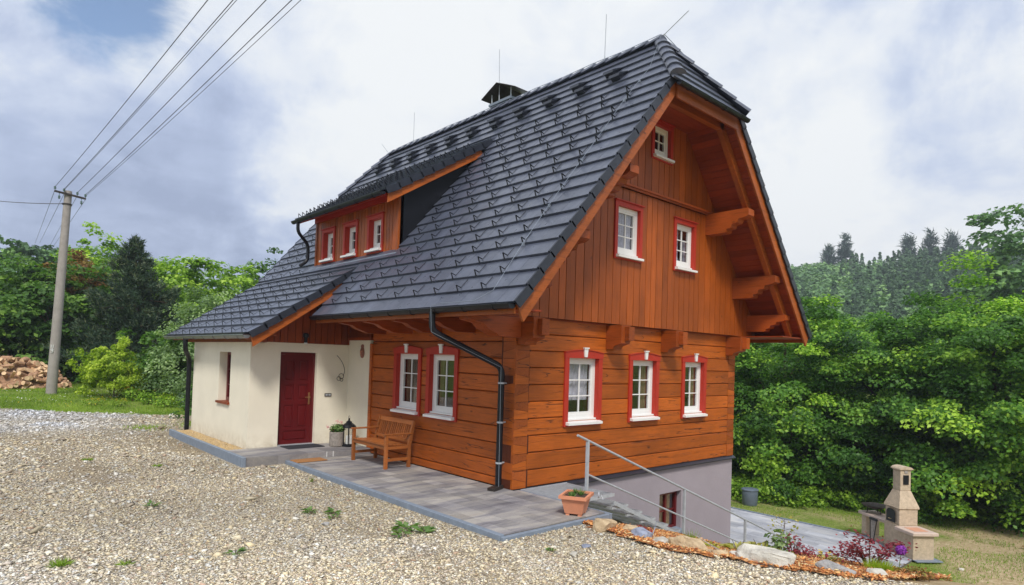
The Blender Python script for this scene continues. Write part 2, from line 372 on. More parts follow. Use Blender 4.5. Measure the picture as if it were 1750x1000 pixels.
# ---------------------------------------------------------------- mesh builder
class MB:
    def __init__(s): s.v = []; s.f = []; s.m = []; s.t = []; s.xf = None
    def _add(s, vs, fs, mi=0, tint=None):
        o = len(s.v); t = rnd.random() if tint is None else tint
        for p in vs: s.v.append(tuple(s.xf @ Vector(p)) if s.xf else tuple(p))
        for f in fs: s.f.append(tuple(i+o for i in f)); s.m.append(mi); s.t.append(t)
    def ext(s, poly, vec, mi=0, tint=None):
        n = len(poly); vec = Vector(vec)
        vs = [Vector(p) for p in poly]+[Vector(p)+vec for p in poly]
        fs = [tuple(range(n))[::-1], tuple(range(n, 2*n))]+[(i, (i+1) % n, (i+1) % n+n, i+n) for i in range(n)]
        s._add(vs, fs, mi, tint)
    def box(s, x0, x1, y0, y1, z0, z1, mi=0, tint=None):
        s.ext([(x0, y0, z0), (x1, y0, z0), (x1, y1, z0), (x0, y1, z0)], (0, 0, z1-z0), mi, tint)
    def bbox(s, x0, x1, y0, y1, z0, z1, b=.01, mi=0, tint=None):
        # box with chamfered edges
        vs = []; 
        for sx, X in ((1, x0), (-1, x1)):
            for sy, Y in ((1, y0), (-1, y1)):
                for sz, Z in ((1, z0), (-1, z1)):
                    vs += [(X, Y+sy*b, Z+sz*b), (X+sx*b, Y, Z+sz*b), (X+sx*b, Y+sy*b, Z)]
        bm = bmesh.new()
        for p in vs: bm.verts.new(p)
        bmesh.ops.convex_hull(bm, input=bm.verts); bm.verts.index_update()
        s._add([v.co.copy() for v in bm.verts], [tuple(v.index for v in f.verts) for f in bm.faces], mi, tint); bm.free()
    def beam(s, p0, p1, w, h, up=(0, 0, 1), mi=0, tint=None):
        p0 = Vector(p0); p1 = Vector(p1); d = (p1-p0).normalized(); sd_ = d.cross(Vector(up)).normalized(); u = sd_.cross(d)
        a, b = sd_*w/2, u*h/2
        s.ext([p0-a-b, p0+a-b, p0+a+b, p0-a+b], p1-p0, mi, tint)
    def tube(s, pts, r, n=8, mi=0, tint=None, caps=True):
        pts = [Vector(p) for p in pts]; rr = r if isinstance(r, (list, tuple)) else [r]*len(pts)
        vs = []; prev = None
        for i, p in enumerate(pts):
            d = (pts[min(i+1, len(pts)-1)]-pts[max(i-1, 0)]).normalized()
            if prev is None:
                a = d.cross(Vector((0, 0, 1)));
                if a.length < .05: a = d.cross(Vector((0, 1, 0)))
                a.normalize()
            else:
                a = (prev-d*prev.dot(d)).normalized()
            prev = a; b = d.cross(a)
            for k in range(n):
                t = 2*math.pi*k/n; vs.append(p+(a*math.cos(t)+b*math.sin(t))*rr[i])
        fs = [(i*n+k, i*n+(k+1) % n, (i+1)*n+(k+1) % n, (i+1)*n+k) for i in range(len(pts)-1) for k in range(n)]
        if caps: fs += [tuple(range(n))[::-1], tuple(range((len(pts)-1)*n, len(pts)*n))]
        s._add(vs, fs, mi, tint)
    def lathe(s, prof, c=(0, 0, 0), n=20, mi=0, tint=None, axis='z'):
        vs = []
        for r, z in prof:
            for k in range(n):
                t = 2*math.pi*k/n; x, y = r*math.cos(t), r*math.sin(t)
                vs.append({'z': (c[0]+x, c[1]+y, c[2]+z), 'x': (c[0]+z, c[1]+x, c[2]+y), 'y': (c[0]+x, c[1]+z, c[2]+y)}[axis])
        m = len(prof)
        fs = [(i*n+k, i*n+(k+1) % n, (i+1)*n+(k+1) % n, (i+1)*n+k) for i in range(m-1) for k in range(n)]
        fs += [tuple(range(n))[::-1], tuple(range((m-1)*n, m*n))]
        s._add(vs, fs, mi, tint)
    def build(s, name, mats, parent=None, smooth=False, loc=None, label=None):
        me = bpy.data.meshes.new(name); me.from_pydata(s.v, [], s.f)
        mats = mats if isinstance(mats, (list, tuple)) else [mats]
        for m in mats: me.materials.append(MT[m] if isinstance(m, str) else m)
        if len(mats) > 1: me.polygons.foreach_set('material_index', s.m)
        a = me.attributes.new('tint', 'FLOAT', 'FACE'); a.data.foreach_set('value', s.t)
        if smooth:
            me.polygons.foreach_set('use_smooth', [True]*len(me.polygons))
            me.set_sharp_from_angle(angle=R(35))
        if len(s.f) < 60000:
            bm = bmesh.new(); bm.from_mesh(me); bmesh.ops.recalc_face_normals(bm, faces=bm.faces); bm.to_mesh(me); bm.free()
        return link(name, me, parent, loc, label)

def link(name, me, parent=None, loc=None, label=None):
    o = bpy.data.objects.new(name, me); COL.objects.link(o)
    if parent: o.parent = parent
    if loc: o.location = loc
    if label: o['label'] = label
    return o
def tag(o, label, cat, group=None, kind=None):
    if label: o['label'] = label
    if cat: o['category'] = cat
    if group: o['group'] = group
    if kind: o['kind'] = kind
    return o
def thing(name, label, cat, loc=(0, 0, 0), rz=0, group=None):
    o = bpy.data.objects.new(name, None); COL.objects.link(o); o.location = loc; o.rotation_euler = (0, 0, rz); o.empty_display_size = .2
    return tag(o, label, cat, group)
def struct(o): o['kind'] = 'structure'; return o

def npmesh(name, V, F, mat, tint=None, col=None, parent=None, loc=None):
    """V (n,3) F (m,k) numpy -> object; tint (m,) col (m,3)"""
    me = bpy.data.meshes.new(name); n, m, k = len(V), len(F), F.shape[1]
    me.vertices.add(n); me.vertices.foreach_set('co', V.astype(np.float32).ravel())
    me.loops.add(m*k); me.loops.foreach_set('vertex_index', F.astype(np.int32).ravel())
    me.polygons.add(m); me.polygons.foreach_set('loop_start', np.arange(0, m*k, k, dtype=np.int32))
    me.update(calc_edges=True)
    me.materials.append(MT[mat])
    if tint is not None:
        a = me.attributes.new('tint', 'FLOAT', 'FACE'); a.data.foreach_set('value', np.clip(tint, 0, 1).astype(np.float32))
    if col is not None:
        a = me.attributes.new('col', 'FLOAT_COLOR', 'FACE'); c4 = np.ones((m, 4), np.float32); c4[:, :3] = col; a.data.foreach_set('color', c4.ravel())
    return link(name, me, parent, loc)

def clip_poly(poly, hp):
    """poly list of (u,v); hp list of (a,b,c): keep a*u+b*v<=c"""
    for a, b, c in hp:
        out = []
        for i in range(len(poly)):
            p, q = poly[i], poly[(i+1) % len(poly)]
            dp, dq = a*p[0]+b*p[1]-c, a*q[0]+b*q[1]-c
            if dp <= 0: out.append(p)
            if (dp < 0 < dq) or (dq < 0 < dp):
                t = dp/(dp-dq); out.append((p[0]+(q[0]-p[0])*t, p[1]+(q[1]-p[1])*t))
        poly = out
        if len(poly) < 3: return []
    return poly
def subtract(rect, holes):
    """rect (a0,a1,z0,z1) minus rect holes -> list of (rect, lo, hi) ; lo/hi true when the cell touches the rect's own bottom/top"""
    a0, a1, z0, z1 = rect
    zs = sorted({z0, z1}|{z for h in holes for z in h[2:] if z0 < z < z1}); out = []
    for i in range(len(zs)-1):
        za, zb = zs[i], zs[i+1]; zm = (za+zb)/2; iv = [(a0, a1)]
        for h in holes:
            if h[2] < zm < h[3]:
                nv = []
                for p, q in iv:
                    if h[1] <= p or h[0] >= q: nv.append((p, q)); continue
                    if h[0] > p: nv.append((p, h[0]))
                    if h[1] < q: nv.append((h[1], q))
                iv = nv
        out += [((p, q, za, zb), za == z0, zb == z1) for p, q in iv if q-p > .004]
    return out

# ================================================================ HOUSE
house = thing('timber_house', 'orange timber log cottage with dark tiled half-hipped roof, dormer and cream plastered porch', 'house')
WD, YL = 7.09, 9.9
def GX(a, d, z): return Vector((a, -d, z))       # gable plane (faces -y)
def FX(a, d, z): return Vector((-d, a, z))       # front plane (faces -x)

def ex(H): return [(a-.0155, b+.0155, c, d+.0155) for a, b, c, d in H]
def slab_cells(mb, xf, rects, holes, outline=None, thick=.25, d0=0, mi=0, cham=0.0, pertint=True):
    for r in rects:
        t = rnd.random()
        for (p, q, za, zb), lo, hi in subtract(r, holes):
            if outline is not None:
                poly = clip_poly([(p, za), (q, za), (q, zb), (p, zb)], outline)
                if len(poly) < 3: continue
                mb.ext([xf(a, d0-thick, z) for a, z in poly], xf(0, thick, 0)-xf(0, 0, 0), mi, t)
            elif cham:
                zl = za+cham*.8 if lo else za; zh = zb-cham*.8 if hi else zb
                prof = [(d0-thick, za), (d0-(cham*.9 if lo else 0), za)]
                if lo: prof.append((d0, zl))
                else: prof[-1] = (d0, za)
                if hi: prof += [(d0, zh), (d0-cham*.9, zb)]
                else: prof += [(d0, zb)]
                prof.append((d0-thick, zb))
                mb.ext([xf(p, d, z) for d, z in prof], xf(q-p, 0, 0)-xf(0, 0, 0), mi, t)
            else:
                mb.ext([xf(p, d0-thick, za), xf(q, d0-thick, za), xf(q, d0-thick, zb), xf(p, d0-thick, zb)], xf(0, thick, 0)-xf(0, 0, 0), mi, t)

GW = [(1.26, 2.06, 1.06, 2.17), (3.09, 3.87, 1.06, 2.17), (4.93, 5.69, 1.06, 2.17)]
FW = [(1.62, 2.40, 1.05, 2.16), (2.80, 3.58, 1.05, 2.16)]
UA = [(2.36, 3.04, 4.16, 5.07), (4.30, 4.96, 4.16, 5.07)]
UC = [(3.40, 3.95, 6.29, 6.89)]

def log_wall(xf, a0, a1, holes, off, mat, name, corner0=True, corner1=True):
    body = MB()
    slab_cells(body, xf, [(a0, a1, 0.0, 2.83)], holes, thick=.30, d0=-.045, mi=1)
    h = .2835; zs = [0.0]; z = h*off if off else h
    while z < 2.82: zs.append(z); z += h
    zs.append(2.83)
    c0 = a0+(.31 if corner0 else 0); c1 = a1-(.30 if corner1 else 0)
    for i in range(len(zs)-1):
        za, zb = zs[i]+.005, zs[i+1]-.005
        if zb-za < .03: continue
        jit = rnd.uniform(-.006, .006)
        slab_cells(body, xf, [(c0+rnd.uniform(0, .01), c1, za+jit*.2, zb)], holes, thick=.043, d0=rnd.uniform(-.005, .004), cham=.017)
    # dovetailed corners: tongues of this wall alternate with end grain of the other
    ends = []
    if corner0: ends.append((a0, c0-.004, 1))
    if corner1: ends.append((a1, c1+.004, -1))
    for ea, eb, sg in ends:
        for i in range(len(zs)-1):
            za, zb = zs[i], zs[i+1]
            if zb-za < .2: continue
            zm = za+(zb-za)*rnd.uniform(.44, .56); s1 = rnd.uniform(.022, .045)*(1 if i % 2 else -1)
            s2 = rnd.uniform(.01, .03)
            lo = [(ea, za+.004+s2*0), (eb, za+.004), (eb, zm+s1-.003), (ea, zm-s1-.003)]
            hi = [(ea, zm-s1+.003), (eb, zm+s1+.003), (eb, zb-.004), (ea, zb-.004)]
            for poly, mi in ((lo, 0), (hi, 2)):
                d = rnd.uniform(-.003, .006)
                body.ext([xf(a, -.04, z) for a, z in poly], xf(0, .04+d, 0)-xf(0, 0, 0), mi)
    return body.build(name, [mat, 'groove', 'log_end'], house)
log_wall(GX, 0.0, WD, ex(GW), 0, 'log_x', 'gable_log_wall')
log_wall(FX, 0.004, 4.60, ex(FW), .5, 'log_y', 'front_log_wall', corner1=False)
m = MB(); m.bbox(-.03, .26, 4.59, 4.685, 0, 2.36, .008); m.build('wall_post', 'log_y', house)

# windows -----------------------------------------------------------------
def window(xf, r, cols=2, rows=3, face=0.0, head='arch', curt=None, casing='red', recess=.07, sillmat='white', frame='white', cw=.105, keystone=True):
    a0, a1, z0, z1 = r; P = lambda a, d, z: xf(a, d+face, z)
    def bx(mb, p, q, za, zb, d0, d1, mi=0):
        mb.ext([P(p, d0, za), P(q, d0, za), P(q, d0, zb), P(p, d0, zb)], P(0, d1-d0, 0)-P(0, 0, 0), mi)
    fr = MB(); d1 = -recess; d0 = d1-.07; f = .075
    bx(fr, a0, a0+f, z0, z1, d0, d1); bx(fr, a1-f, a1, z0, z1, d0, d1)
    bx(fr, a0+f, a1-f, z1-f, z1, d0, d1); bx(fr, a0+f, a1-f, z0, z0+f*1.35, d0, d1)
    i0, i1, k0, k1 = a0+f, a1-f, z0+f*1.35, z1-f      # sash
    s = .032; e0, e1 = d1-.055, d1-.012
    bx(fr, i0, i0+s, k0, k1, e0, e1); bx(fr, i1-s, i1, k0, k1, e0, e1); bx(fr, i0+s, i1-s, k0, k0+s*1.3, e0, e1); bx(fr, i0+s, i1-s, k1-s, k1, e0, e1)
    g0, g1, j0, j1 = i0+s, i1-s, k0+s*1.3, k1-s
    for c in range(1, cols):
        x = g0+(g1-g0)*c/cols; bx(fr, x-.011, x+.011, j0, j1, e0+.01, e1-.006)
    for c in range(1, rows):
        z = j0+(j1-j0)*c/rows; bx(fr, g0, g1, z-.010, z+.010, e0+.012, e1-.009)
    w = fr.build('window', frame, house)
    gl = MB(); bx(gl, g0-.003, g1+.003, j0-.003, j1+.003, d1-.040, d1-.034); gl.build('pane', 'glass', w)
    # casing and reveal
    cs = MB(); t = .028
    zb = z0-.07
    rv_ = .012
    for p, q in ((a0-cw, a0-.002), (a1+.002, a1+cw)): bx(cs, p, q, zb, z1+.0, -.02, t)
    bx(cs, a0-.016, a0-.0005, z0, z1, d1-.06, t-.002) if False else None
    for p, q in ((a0-.014, a0-.001), (a1+.001, a1+.014)): bx(cs, p, q, z0, z1+.012, d1-.05, -.021)
    bx(cs, a0-.001, a1+.001, z1+.001, z1+.014, d1-.05, -.021)
    if head == 'arch':
        n = 12; pts = []
        for i in range(n+1):
            u = i/n; pts.append((a0-cw-.012+(a1-a0+2*cw+.024)*u, z1+.095+.05*math.sin(math.pi*u)))
        poly = [(a0-cw-.012, z1+.001)]+pts+[(a1+cw+.012, z1+.001)]
        cs.ext([P(a, -.02, z) for a, z in poly], P(0, t+.028, 0)-P(0, 0, 0))
        cap = MB()
        for i in range(n):
            (p, za), (q, zb2) = pts[i], pts[i+1]
            cs.ext([P(p, -.02, za+.001), P(q, -.02, zb2+.001), P(q, -.02, zb2+.014), P(p, -.02, za+.014)], P(0, t+.042, 0)-P(0, 0, 0))
        if keystone:
            ks = MB(); am = (a0+a1)/2
            ks.ext([P(am-.032, t+.0095, z1+.022), P(am+.032, t+.0095, z1+.022), P(am+.052, t+.0095, z1+.172), P(am-.052, t+.0095, z1+.172)], P(0, .028, 0)-P(0, 0, 0))
            ks.ext([P(am-.062, t+.0095, z1+.173), P(am+.062, t+.0095, z1+.173), P(am+.066, t+.0095, z1+.195), P(am-.066, t+.0095, z1+.195)], P(0, .042, 0)-P(0, 0, 0))
            ks.build('keystone', 'white', w)
    else:
        bx(cs, a0-cw, a1+cw, z1+.001, z1+cw, -.02, t+.001); bx(cs, a0-cw-.02, a1+cw+.02, z1+cw+.001, z1+cw+.02, -.02, t+.035)
    bx(cs, a0-cw, a1+cw, zb-.03, zb-.001, -.02, t)
    cs.build('casing', casing, w)
    if sillmat:
        sl = MB()
        sl.ext([P(a0-cw*.55, -.03, z0-.068), P(a0-cw*.55, t+.075, z0-.072), P(a0-cw*.55, t+.075, z0-.03), P(a0-cw*.55, -.03, z0-.003)], P(a1-a0+cw*1.1, 0, 0)-P(0, 0, 0))
        bx(sl, a0+.001, a1-.001, z0-.003+.0005, z0+.03, d1-.01, -.012)
        sl.build('sill', sillmat, w)
    if curt:
        cu = MB(); n = 36
        for (u0, u1, zt, zbm) in curt:
            A = g0-.03+(g1-g0+.06)*u0; B = g0-.03+(g1-g0+.06)*u1; vs = []
            for i in range(n+1):
                a = A+(B-A)*i/n; d = d0-.035+.014*math.sin(i*1.15)+.008*math.sin(i*2.7)
                vs += [P(a, d, j0-.02+(j1-j0)*zbm), P(a, d+.004, j0+.02+(j1-j0)*zt)]
            cu._add(vs, [(2*i, 2*i+2, 2*i+3, 2*i+1) for i in range(n)])
        cu.build('curtain', 'curtain' if (xf is GX and a0 < 3) or z0 > 3 else 'curtain2', w, smooth=True)
    return w
window(GX, GW[0], curt=[(0, .98, 1, .26)])
window(GX, GW[1], curt=[(.72, 1, 1, 0), (0, .18, 1, 0)])
window(GX, GW[2], curt=[(.62, 1, 1, 0), (0, .15, 1, 0)])
window(FX, FW[0], curt=[(.78, 1, 1, 0)])
window(FX, FW[1], curt=[(0, .28, 1, 0), (.55, .95, 1, 0)])
window(GX, UA[0], head='flat', face=.12, recess=.05, cw=.085, curt=[(0, 1, 1, 0)])
window(GX, UA[1], head='flat', face=.12, recess=.05, cw=.085, curt=[(0, .45, 1, 0), (.8, 1, .7, 0)])
window(GX, UC[0], rows=2, head='flat', face=.155, recess=.05, cw=.085, curt=[(0, .3, .5, 0)])

# upper gable cladding -------------------------------------------------------
k = 4.73/5.72
def roof_x(z): return -1.19+(z-2.87)*k             # front slope x at height z
c_in = .235                                         # cladding stops this far under the tile line (horizontal)
outl = [(-1/k, 1, 2.87-(-1.19+c_in)/k), (1/k, 1, 2.87+(7.09+1.19-c_in)/k), (0, 1, 7.07)]
def boards(mb, z0, z1, d0, hol, outline=outl, thick=.03, wmin=.165, wmax=.24, xf=GX, a0=-.75, a1=7.84):
    a = a0; rects = []
    while a < a1:
        w = rnd.uniform(wmin, wmax); rects.append((a+.0075, min(a+w, a1)-.0075, z0, z1)); a += w
    slab_cells(mb, xf, rects, hol, outline, thick, d0)
m = MB()
slab_cells(m, GX, [(-.77, 7.86, 2.83, 5.46)], ex(UA), outl, .14, .09, mi=1)
boards(m, 2.83, 5.42, .12, ex(UA))
m.build('gable_cladding', ['clad', 'groove'], house)
m = MB()
slab_cells(m, GX, [(.5, 6.6, 5.46, 7.07)], ex(UC), outl, .2, .125, mi=1)
boards(m, 5.50, 7.07, .155, ex(UC))
m.build('upper_gable_cladding', ['clad', 'groove'], house)
m = MB(); m.box(1.27, 5.82, -.185, -.156, 5.425, 5.465); m.box(1.29, 5.80, -.215, -.156, 5.466, 5.505); m.build('cornice_strip', 'beam_x', house)

# plinth with basement window -------------------------------------------------
BW = [(4.16, 4.96, -1.40, -.58)]
m = MB(); slab_cells(m, GX, [(-.02, WD+.0, -3.4, -.035)], BW, thick=.38, d0=-.02)
m.box(WD-.40, WD-.002, .402, YL, -3.4, -.035)
m.build('plinth_wall', 'plinth', house)
m = MB(); m.ext([(-.03, -.055, -.05), (-.03, .02, -.001), (-.03, .02, -.034), (-.03, -.055, -.062)], (WD+.08, 0, 0)); m.box(-.03, WD+.05, -.030, .02, -.075, -.052); m.build('drip_flashing', 'black2', house)
def bwin():
    a0, a1, z0, z1 = BW[0]; fr = MB()
    def bx(mb, p, q, za, zb, d0, d1): mb.box(p, q, -d1, -d0, za, zb)
    d1 = -.13; d0 = -.20; f = .07
    bx(fr, a0, a0+f, z0, z1, d0, d1); bx(fr, a1-f, a1, z0, z1, d0, d1); bx(fr, a0+f, a1-f, z1-f, z1, d0, d1); bx(fr, a0+f, a1-f, z0, z0+f, d0, d1)
    bx(fr, (a0+a1)/2-.03, (a0+a1)/2+.03, z0+f, z1-f, d0+.01, d1-.005); bx(fr, a0+f, a1-f, (z0+z1)/2-.014, (z0+z1)/2+.014, d0+.02, d1-.015)
    w = fr.build('window', 'door_red', house, label='small red framed basement window in the lilac plinth')
    w2 = MB(); bx(w2, a0+f-.002, a1-f+.002, z0+f-.002, z1-f+.002, d0+.03, d0+.036); w2.build('pane', 'glass', w)
    sl = MB(); sl.ext([(a0+.002, .13, z0+.028), (a0+.002, -.07, z0+.0), (a0+.002, -.07, z0-.05), (a0+.002, .13, z0-.03)], (a1-a0-.004, 0, 0)); sl.build('sill', 'kerb', w)
    cu = MB(); n = 30; vs = []
    for i in range(n+1):
        a = a0+f+(a1-a0-2*f)*i/n; y = .25+.02*math.sin(i*1.3); vs += [(a, y, z0+.05), (a, y, z1-.05)]
    cu._add(vs, [(2*i, 2*i+2, 2*i+3, 2*i+1) for i in range(n)]); cu.build('curtain', 'curtain2', w, smooth=True)
bwin()

# back and far walls so the house is closed ------------------------------------
m = MB(); m.box(WD-.2, WD-.003, .31, YL, 0, 2.83); m.box(0, WD, YL, YL+.2, -3, 2.83); m.build('rear_wall', 'log_y', house)
m = MB()
hol2 = [outl[0], outl[1], outl[2]]
poly = clip_poly([(-.77, 2.83), (7.86, 2.83), (7.86, 7.2), (-.77, 7.2)], hol2)
m.ext([(a, YL+.0, z) for a, z in poly], (0, .12, 0)); m.build('rear_gable', 'clad', house)
m = MB(); m.box(.3, WD-.2, .3, YL, 2.70, 2.80); m.box(.3, WD-.2, .3, YL, -.1, -.0); m.build('floor_slab', 'interior', house)

# vestibule ----------------------------------------------------------------------
VX, VY0, VY1 = -2.21, 5.68, 9.62
DOOR = (-1.58, -.76, .12, 2.12); VW = (6.86, 7.62, .97, 2.08)
m = MB()
slab_cells(m, lambda a, d, z: Vector((a, VY0-d, z)), [(VX+.3, -.001, -.1, 2.32)], [DOOR], thick=.3)
slab_cells(m, lambda a, d, z: Vector((VX-d, a, z)), [(VY0, VY1, -.1, 2.30)], [VW], thick=.3)
m.box(VX+.3, 0, VY1-.3, VY1, -.1, 2.3)
m.build('plaster_wall', 'cream', house)
m = MB(); m.box(-.012, .3, 4.69, VY0-.002, -.1, 2.43); m.build('plaster_pier', 'cream', house)
m = MB(); m.box(-.05, .3, 4.60, VY0, 2.433, 2.50); m.box(0.0, .3, 4.69, YL, 2.50, 2.83); m.build('pier_cap', 'clad_dark', house)
# door
dm = MB(); a0, a1, z0, z1 = DOOR; y = VY0+.10
dm.box(a0, a0+.05, y, y+.06, z0, z1); dm.box(a1-.05, a1, y, y+.06, z0, z1); dm.box(a0+.05, a1-.05, y, y+.06, z1-.05, z1)
dm.box(a0+.052, a1-.052, y+.03, y+.06, z0+.01, z1-.052)
st = [z0+.01, z0+.10, z0+.16, z0+.30, z0+.36, z0+.86, z0+.96, z0+1.30, z0+1.38, z1-.16, z1-.052]
w0, w1 = a0+.052, a1-.052; mid = (w0+w1)/2
for p, q in ((w0, w0+.10), (w1-.10, w1)): dm.box(p, q, y+.012, y+.029, z0+.01, z1-.052)
for za, zb in ((st[0], st[1]), (st[3], st[4]), (st[5], st[6]), (st[7], st[8]), (st[9], st[10])): dm.box(w0+.10, w1-.10, y+.012, y+.029, za, zb)
for za, zb in ((st[4], st[5]), (st[6], st[7]), (st[8], st[9])): dm.box(mid-.05, mid+.05, y+.012, y+.029, za, zb)
for za, zb in ((st[4], st[5]), (st[6], st[7]), (st[8], st[9])):
    for p, q in ((w0+.13, mid-.08), (mid+.08, w1-.13)): dm.bbox(p, q, y+.018, y+.04, za+.03, zb-.03, .01)
dm.bbox(w0+.13, w1-.13, y+.018, y+.04, st[1]+.01, st[3]-.02, .01)
door = dm.build('door', 'door_red', house)
hm = MB(); hm.bbox(w1-.075, w1-.040, y+.002, y+.012, z0+.86, z0+1.12, .003); hm.tube([(w1-.058, y+.002, z0+1.02), (w1-.058, y-.045, z0+1.02), (w1-.075, y-.052, z0+1.02), (w1-.17, y-.052, z0+1.02)], .010, 8); hm.build('handle', 'gold', door)
hm = MB(); hm.box(a0, a1, VY0-.015, y+.06, z0-.02, z0+.009); hm.build('threshold', 'galv', door)
m = MB(); m.bbox(-.56, -.40, VY0-.02, VY0-.001, 1.155, 1.225, .004); m.bbox(-.545, -.49, VY0-.024, VY0-.0205, 1.17, 1.21, .002, 1); m.bbox(-.475, -.415, VY0-.024, VY0-.0205, 1.17, 1.21, .002, 1); m.build('doorbell_panel', ['iron', 'galv'], house)
m = MB(); m.lathe([(.035, 0), (.035, .10), (.062, .13), (.062, .19), (.03, .21)], (-1.08, VY0-.09, 2.335), 14); m.box(-1.10, -1.06, VY0-.09, VY0-.031, 2.44, 2.47); wl = m.build('wall_lamp', 'black', house)
m = MB(); m.lathe([(.03, 0), (.045, .02), (.03, .045)], (-1.08, VY0-.09, 2.295), 12); m.build('bulb_cover', 'candle', wl)
# vestibule window
fr = MB(); a0, a1, z0, z1 = VW; X = VX+.17
def bxv(mb, p, q, za, zb, d0, d1): mb.box(VX+d0, VX+d1, p, q, za, zb)
bxv(fr, a0, a0+.07, z0, z1, .17, .24); bxv(fr, a1-.07, a1, z0, z1, .17, .24); bxv(fr, a0+.07, a1-.07, z1-.07, z1, .17, .24); bxv(fr, a0+.07, a1-.07, z0, z0+.08, .17, .24)
bxv(fr, a0+.07, a1-.07, z0+.36, z0+.385, .18, .22); bxv(fr, a0+.07, a1-.07, z0+.70, z0+.725, .18, .22); bxv(fr, (a0+a1)/2-.012, (a0+a1)/2+.012, z0+.08, z1-.07, .185, .215)
vw = fr.build('window', 'door_red', house, label='narrow dark red window deep in the cream porch wall')
g = MB(); bxv(g, a0+.068, a1-.068, z0+.078, z1-.068, .20, .206); g.build('pane', 'glass', vw)
g = MB(); g.box(VX-.05, VX+.17, a0-.03, a1+.03, z0-.045, z0+.004); g.build('sill', 'clad_dark', vw)
# timber infill above the door, beneath the lean-to roof
sl_ = (4.0-2.45)/(2.5-.27)
def cs_z(x): return 2.45+(x+2.5)*sl_
m = MB()
outv = [(-sl_, 1, 2.45+2.5*sl_-.17), (1, 0, .0)]
boards(m, 2.322, 4.2, .0, [], outv, .03, .13, .17, lambda a, d, z: Vector((a, VY0-.03-d, z)), VX+.02, 0.0)
slab_cells(m, lambda a, d, z: Vector((a, VY0-d, z)), [(VX+.02, 0, 2.322, 4.1)], [], outv, .1, -.01, mi=1)
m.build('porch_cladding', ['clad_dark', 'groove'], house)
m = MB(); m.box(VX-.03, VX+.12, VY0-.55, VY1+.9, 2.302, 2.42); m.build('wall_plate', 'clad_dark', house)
m = MB(); m.bbox(-2.02, -1.84, VY0-.42, VY0, 2.44, 2.60, .01); m.build('beam_end', 'beam_y', house)

# ---------------------------------------------------------------- roof
PITCH = math.atan2(5.72, 4.73); SL = math.hypot(5.72, 4.73); SV = Vector((4.73, 0, 5.72))/SL; SN = Vector((-5.72, 0, 4.73))/SL
EXP = SL/23
def frame_fn(O, U, V, Nn):
    return lambda u, v, h: O+U*u+V*v+Nn*h
def tiles(mb, P, u0, u1, v0, nrows, exp, clip, w=.30, lift=.046, th=.036):
    for i in range(nrows):
        va, vb = v0+i*exp, v0+(i+1)*exp+.06; off = (i % 2)*w/2*(w > 1); u = u0-off
        while u < u1:
            poly = clip_poly([(u+.0012, va), (u+w-.0012, va), (u+w-.0012, vb), (u+.0012, vb)], clip)
            if len(poly) >= 3:
                j = rnd.uniform(-.0015, .002); t = rnd.random()
                top = [P(a, b, lift+j-(b-va)/(vb-va)*(lift-.002)) for a, b in poly]; bot = [P(a, b, lift+j-(b-va)/(vb-va)*(lift-.002)-th) for a, b in poly]
                n = len(top)
                mb._add(bot+top, [tuple(range(n))[::-1], tuple(range(n, 2*n))]+[(q, (q+1) % n, (q+1) % n+n, q+n) for q in range(n)], 0, t)
            u += w
YN, YF, YRN, YRF, ZH = -1.26, 11.0, -.17, 10.15, 7.17
vH = (ZH-2.87)/5.72*SL                                   # slope position of the half hip eave
hipn = ((YRN-YN)/(SL-vH)); hipf = ((YF-YRF)/(SL-vH))
O1 = Vector((-1.19, 0, 2.87)); O2 = Vector((8.27, 0, 2.87)); SV2 = Vector((-4.73, 0, 5.72))/SL; SN2 = Vector((5.72, 0, 4.73))/SL
P1 = frame_fn(O1, Vector((0, 1, 0)), SV, SN); P2 = frame_fn(O2, Vector((0, 1, 0)), SV2, SN2)
clipc = [(-1, 0, -YN), (1, 0, YF), (-1, hipn, -(YN-hipn*vH)), (1, hipf, YF+hipf*vH), (0, 1, SL)]
m = MB()
vB = (4.02-2.87)/5.72*SL
tiles(m, P1, -1.5, 5.06, 0, 5, EXP, clipc+[(1, 0, 5.02)])
tiles(m, P1, -1.5, 11.2, 5*EXP, 18, EXP, clipc)
tiles(m, P2, -1.5, 11.2, 0, 23, EXP, clipc, w=1.5)
# half hips
hx0, hx1 = roof_x(ZH), 7.09-roof_x(ZH)
for yb, yr, sg in ((YN, YRN, 1), (YF, YRF, -1)):
    hv = Vector((0, (yr-yb), 8.59-ZH)); HL = hv.length; hv.normalize(); hn = Vector((0, -sg*hv.z, abs(hv.y)))
    Ph = frame_fn(Vector((3.545, yb-sg*.10, ZH-.13)), Vector((1, 0, 0)), hv, hn); HLx = HL+.163
    half = (hx1-hx0)/2+.16; s_ = half/HLx
    tiles(m, Ph, -half-.1, half+.1, 0, 6, HLx/6, [(1, s_, half), (-1, s_, half), (0, 1, HLx)])
roof = m.build('roof', 'tile', house)
# catslide over the porch
CV = Vector((2.23, 0, 1.55)); CL = CV.length; CV.normalize(); CN = Vector((-CV.z, 0, CV.x))
CY0, CY1 = 4.96, YF
P3 = frame_fn(Vector((-2.5, 0, 2.45)), Vector((0, 1, 0)), CV, CN)
m = MB(); tiles(m, P3, CY0-.15, CY1+.2, 0, 9, CL/8, [(-1, 0, -CY0), (1, 0, CY1), (0, 1, CL+.30)])
cs_roof = m.build('porch_roof', 'tile', house)
# dormer roof
DV = Vector((2.98, 0, 1.88)); DL = DV.length; DV.normalize(); DN = Vector((-DV.z, 0, DV.x)); DY0, DY1 = 3.52, 7.86
P4 = frame_fn(Vector((-.45, 0, 5.44)), Vector((0, 1, 0)), DV, DN)
m = MB(); tiles(m, P4, DY0-.1, DY1+.2, 0, 11, DL/11, [(-1, 0, -DY0), (1, 0, DY1), (0, 1, DL)])
d_roof = m.build('dormer_roof', 'tile', house)

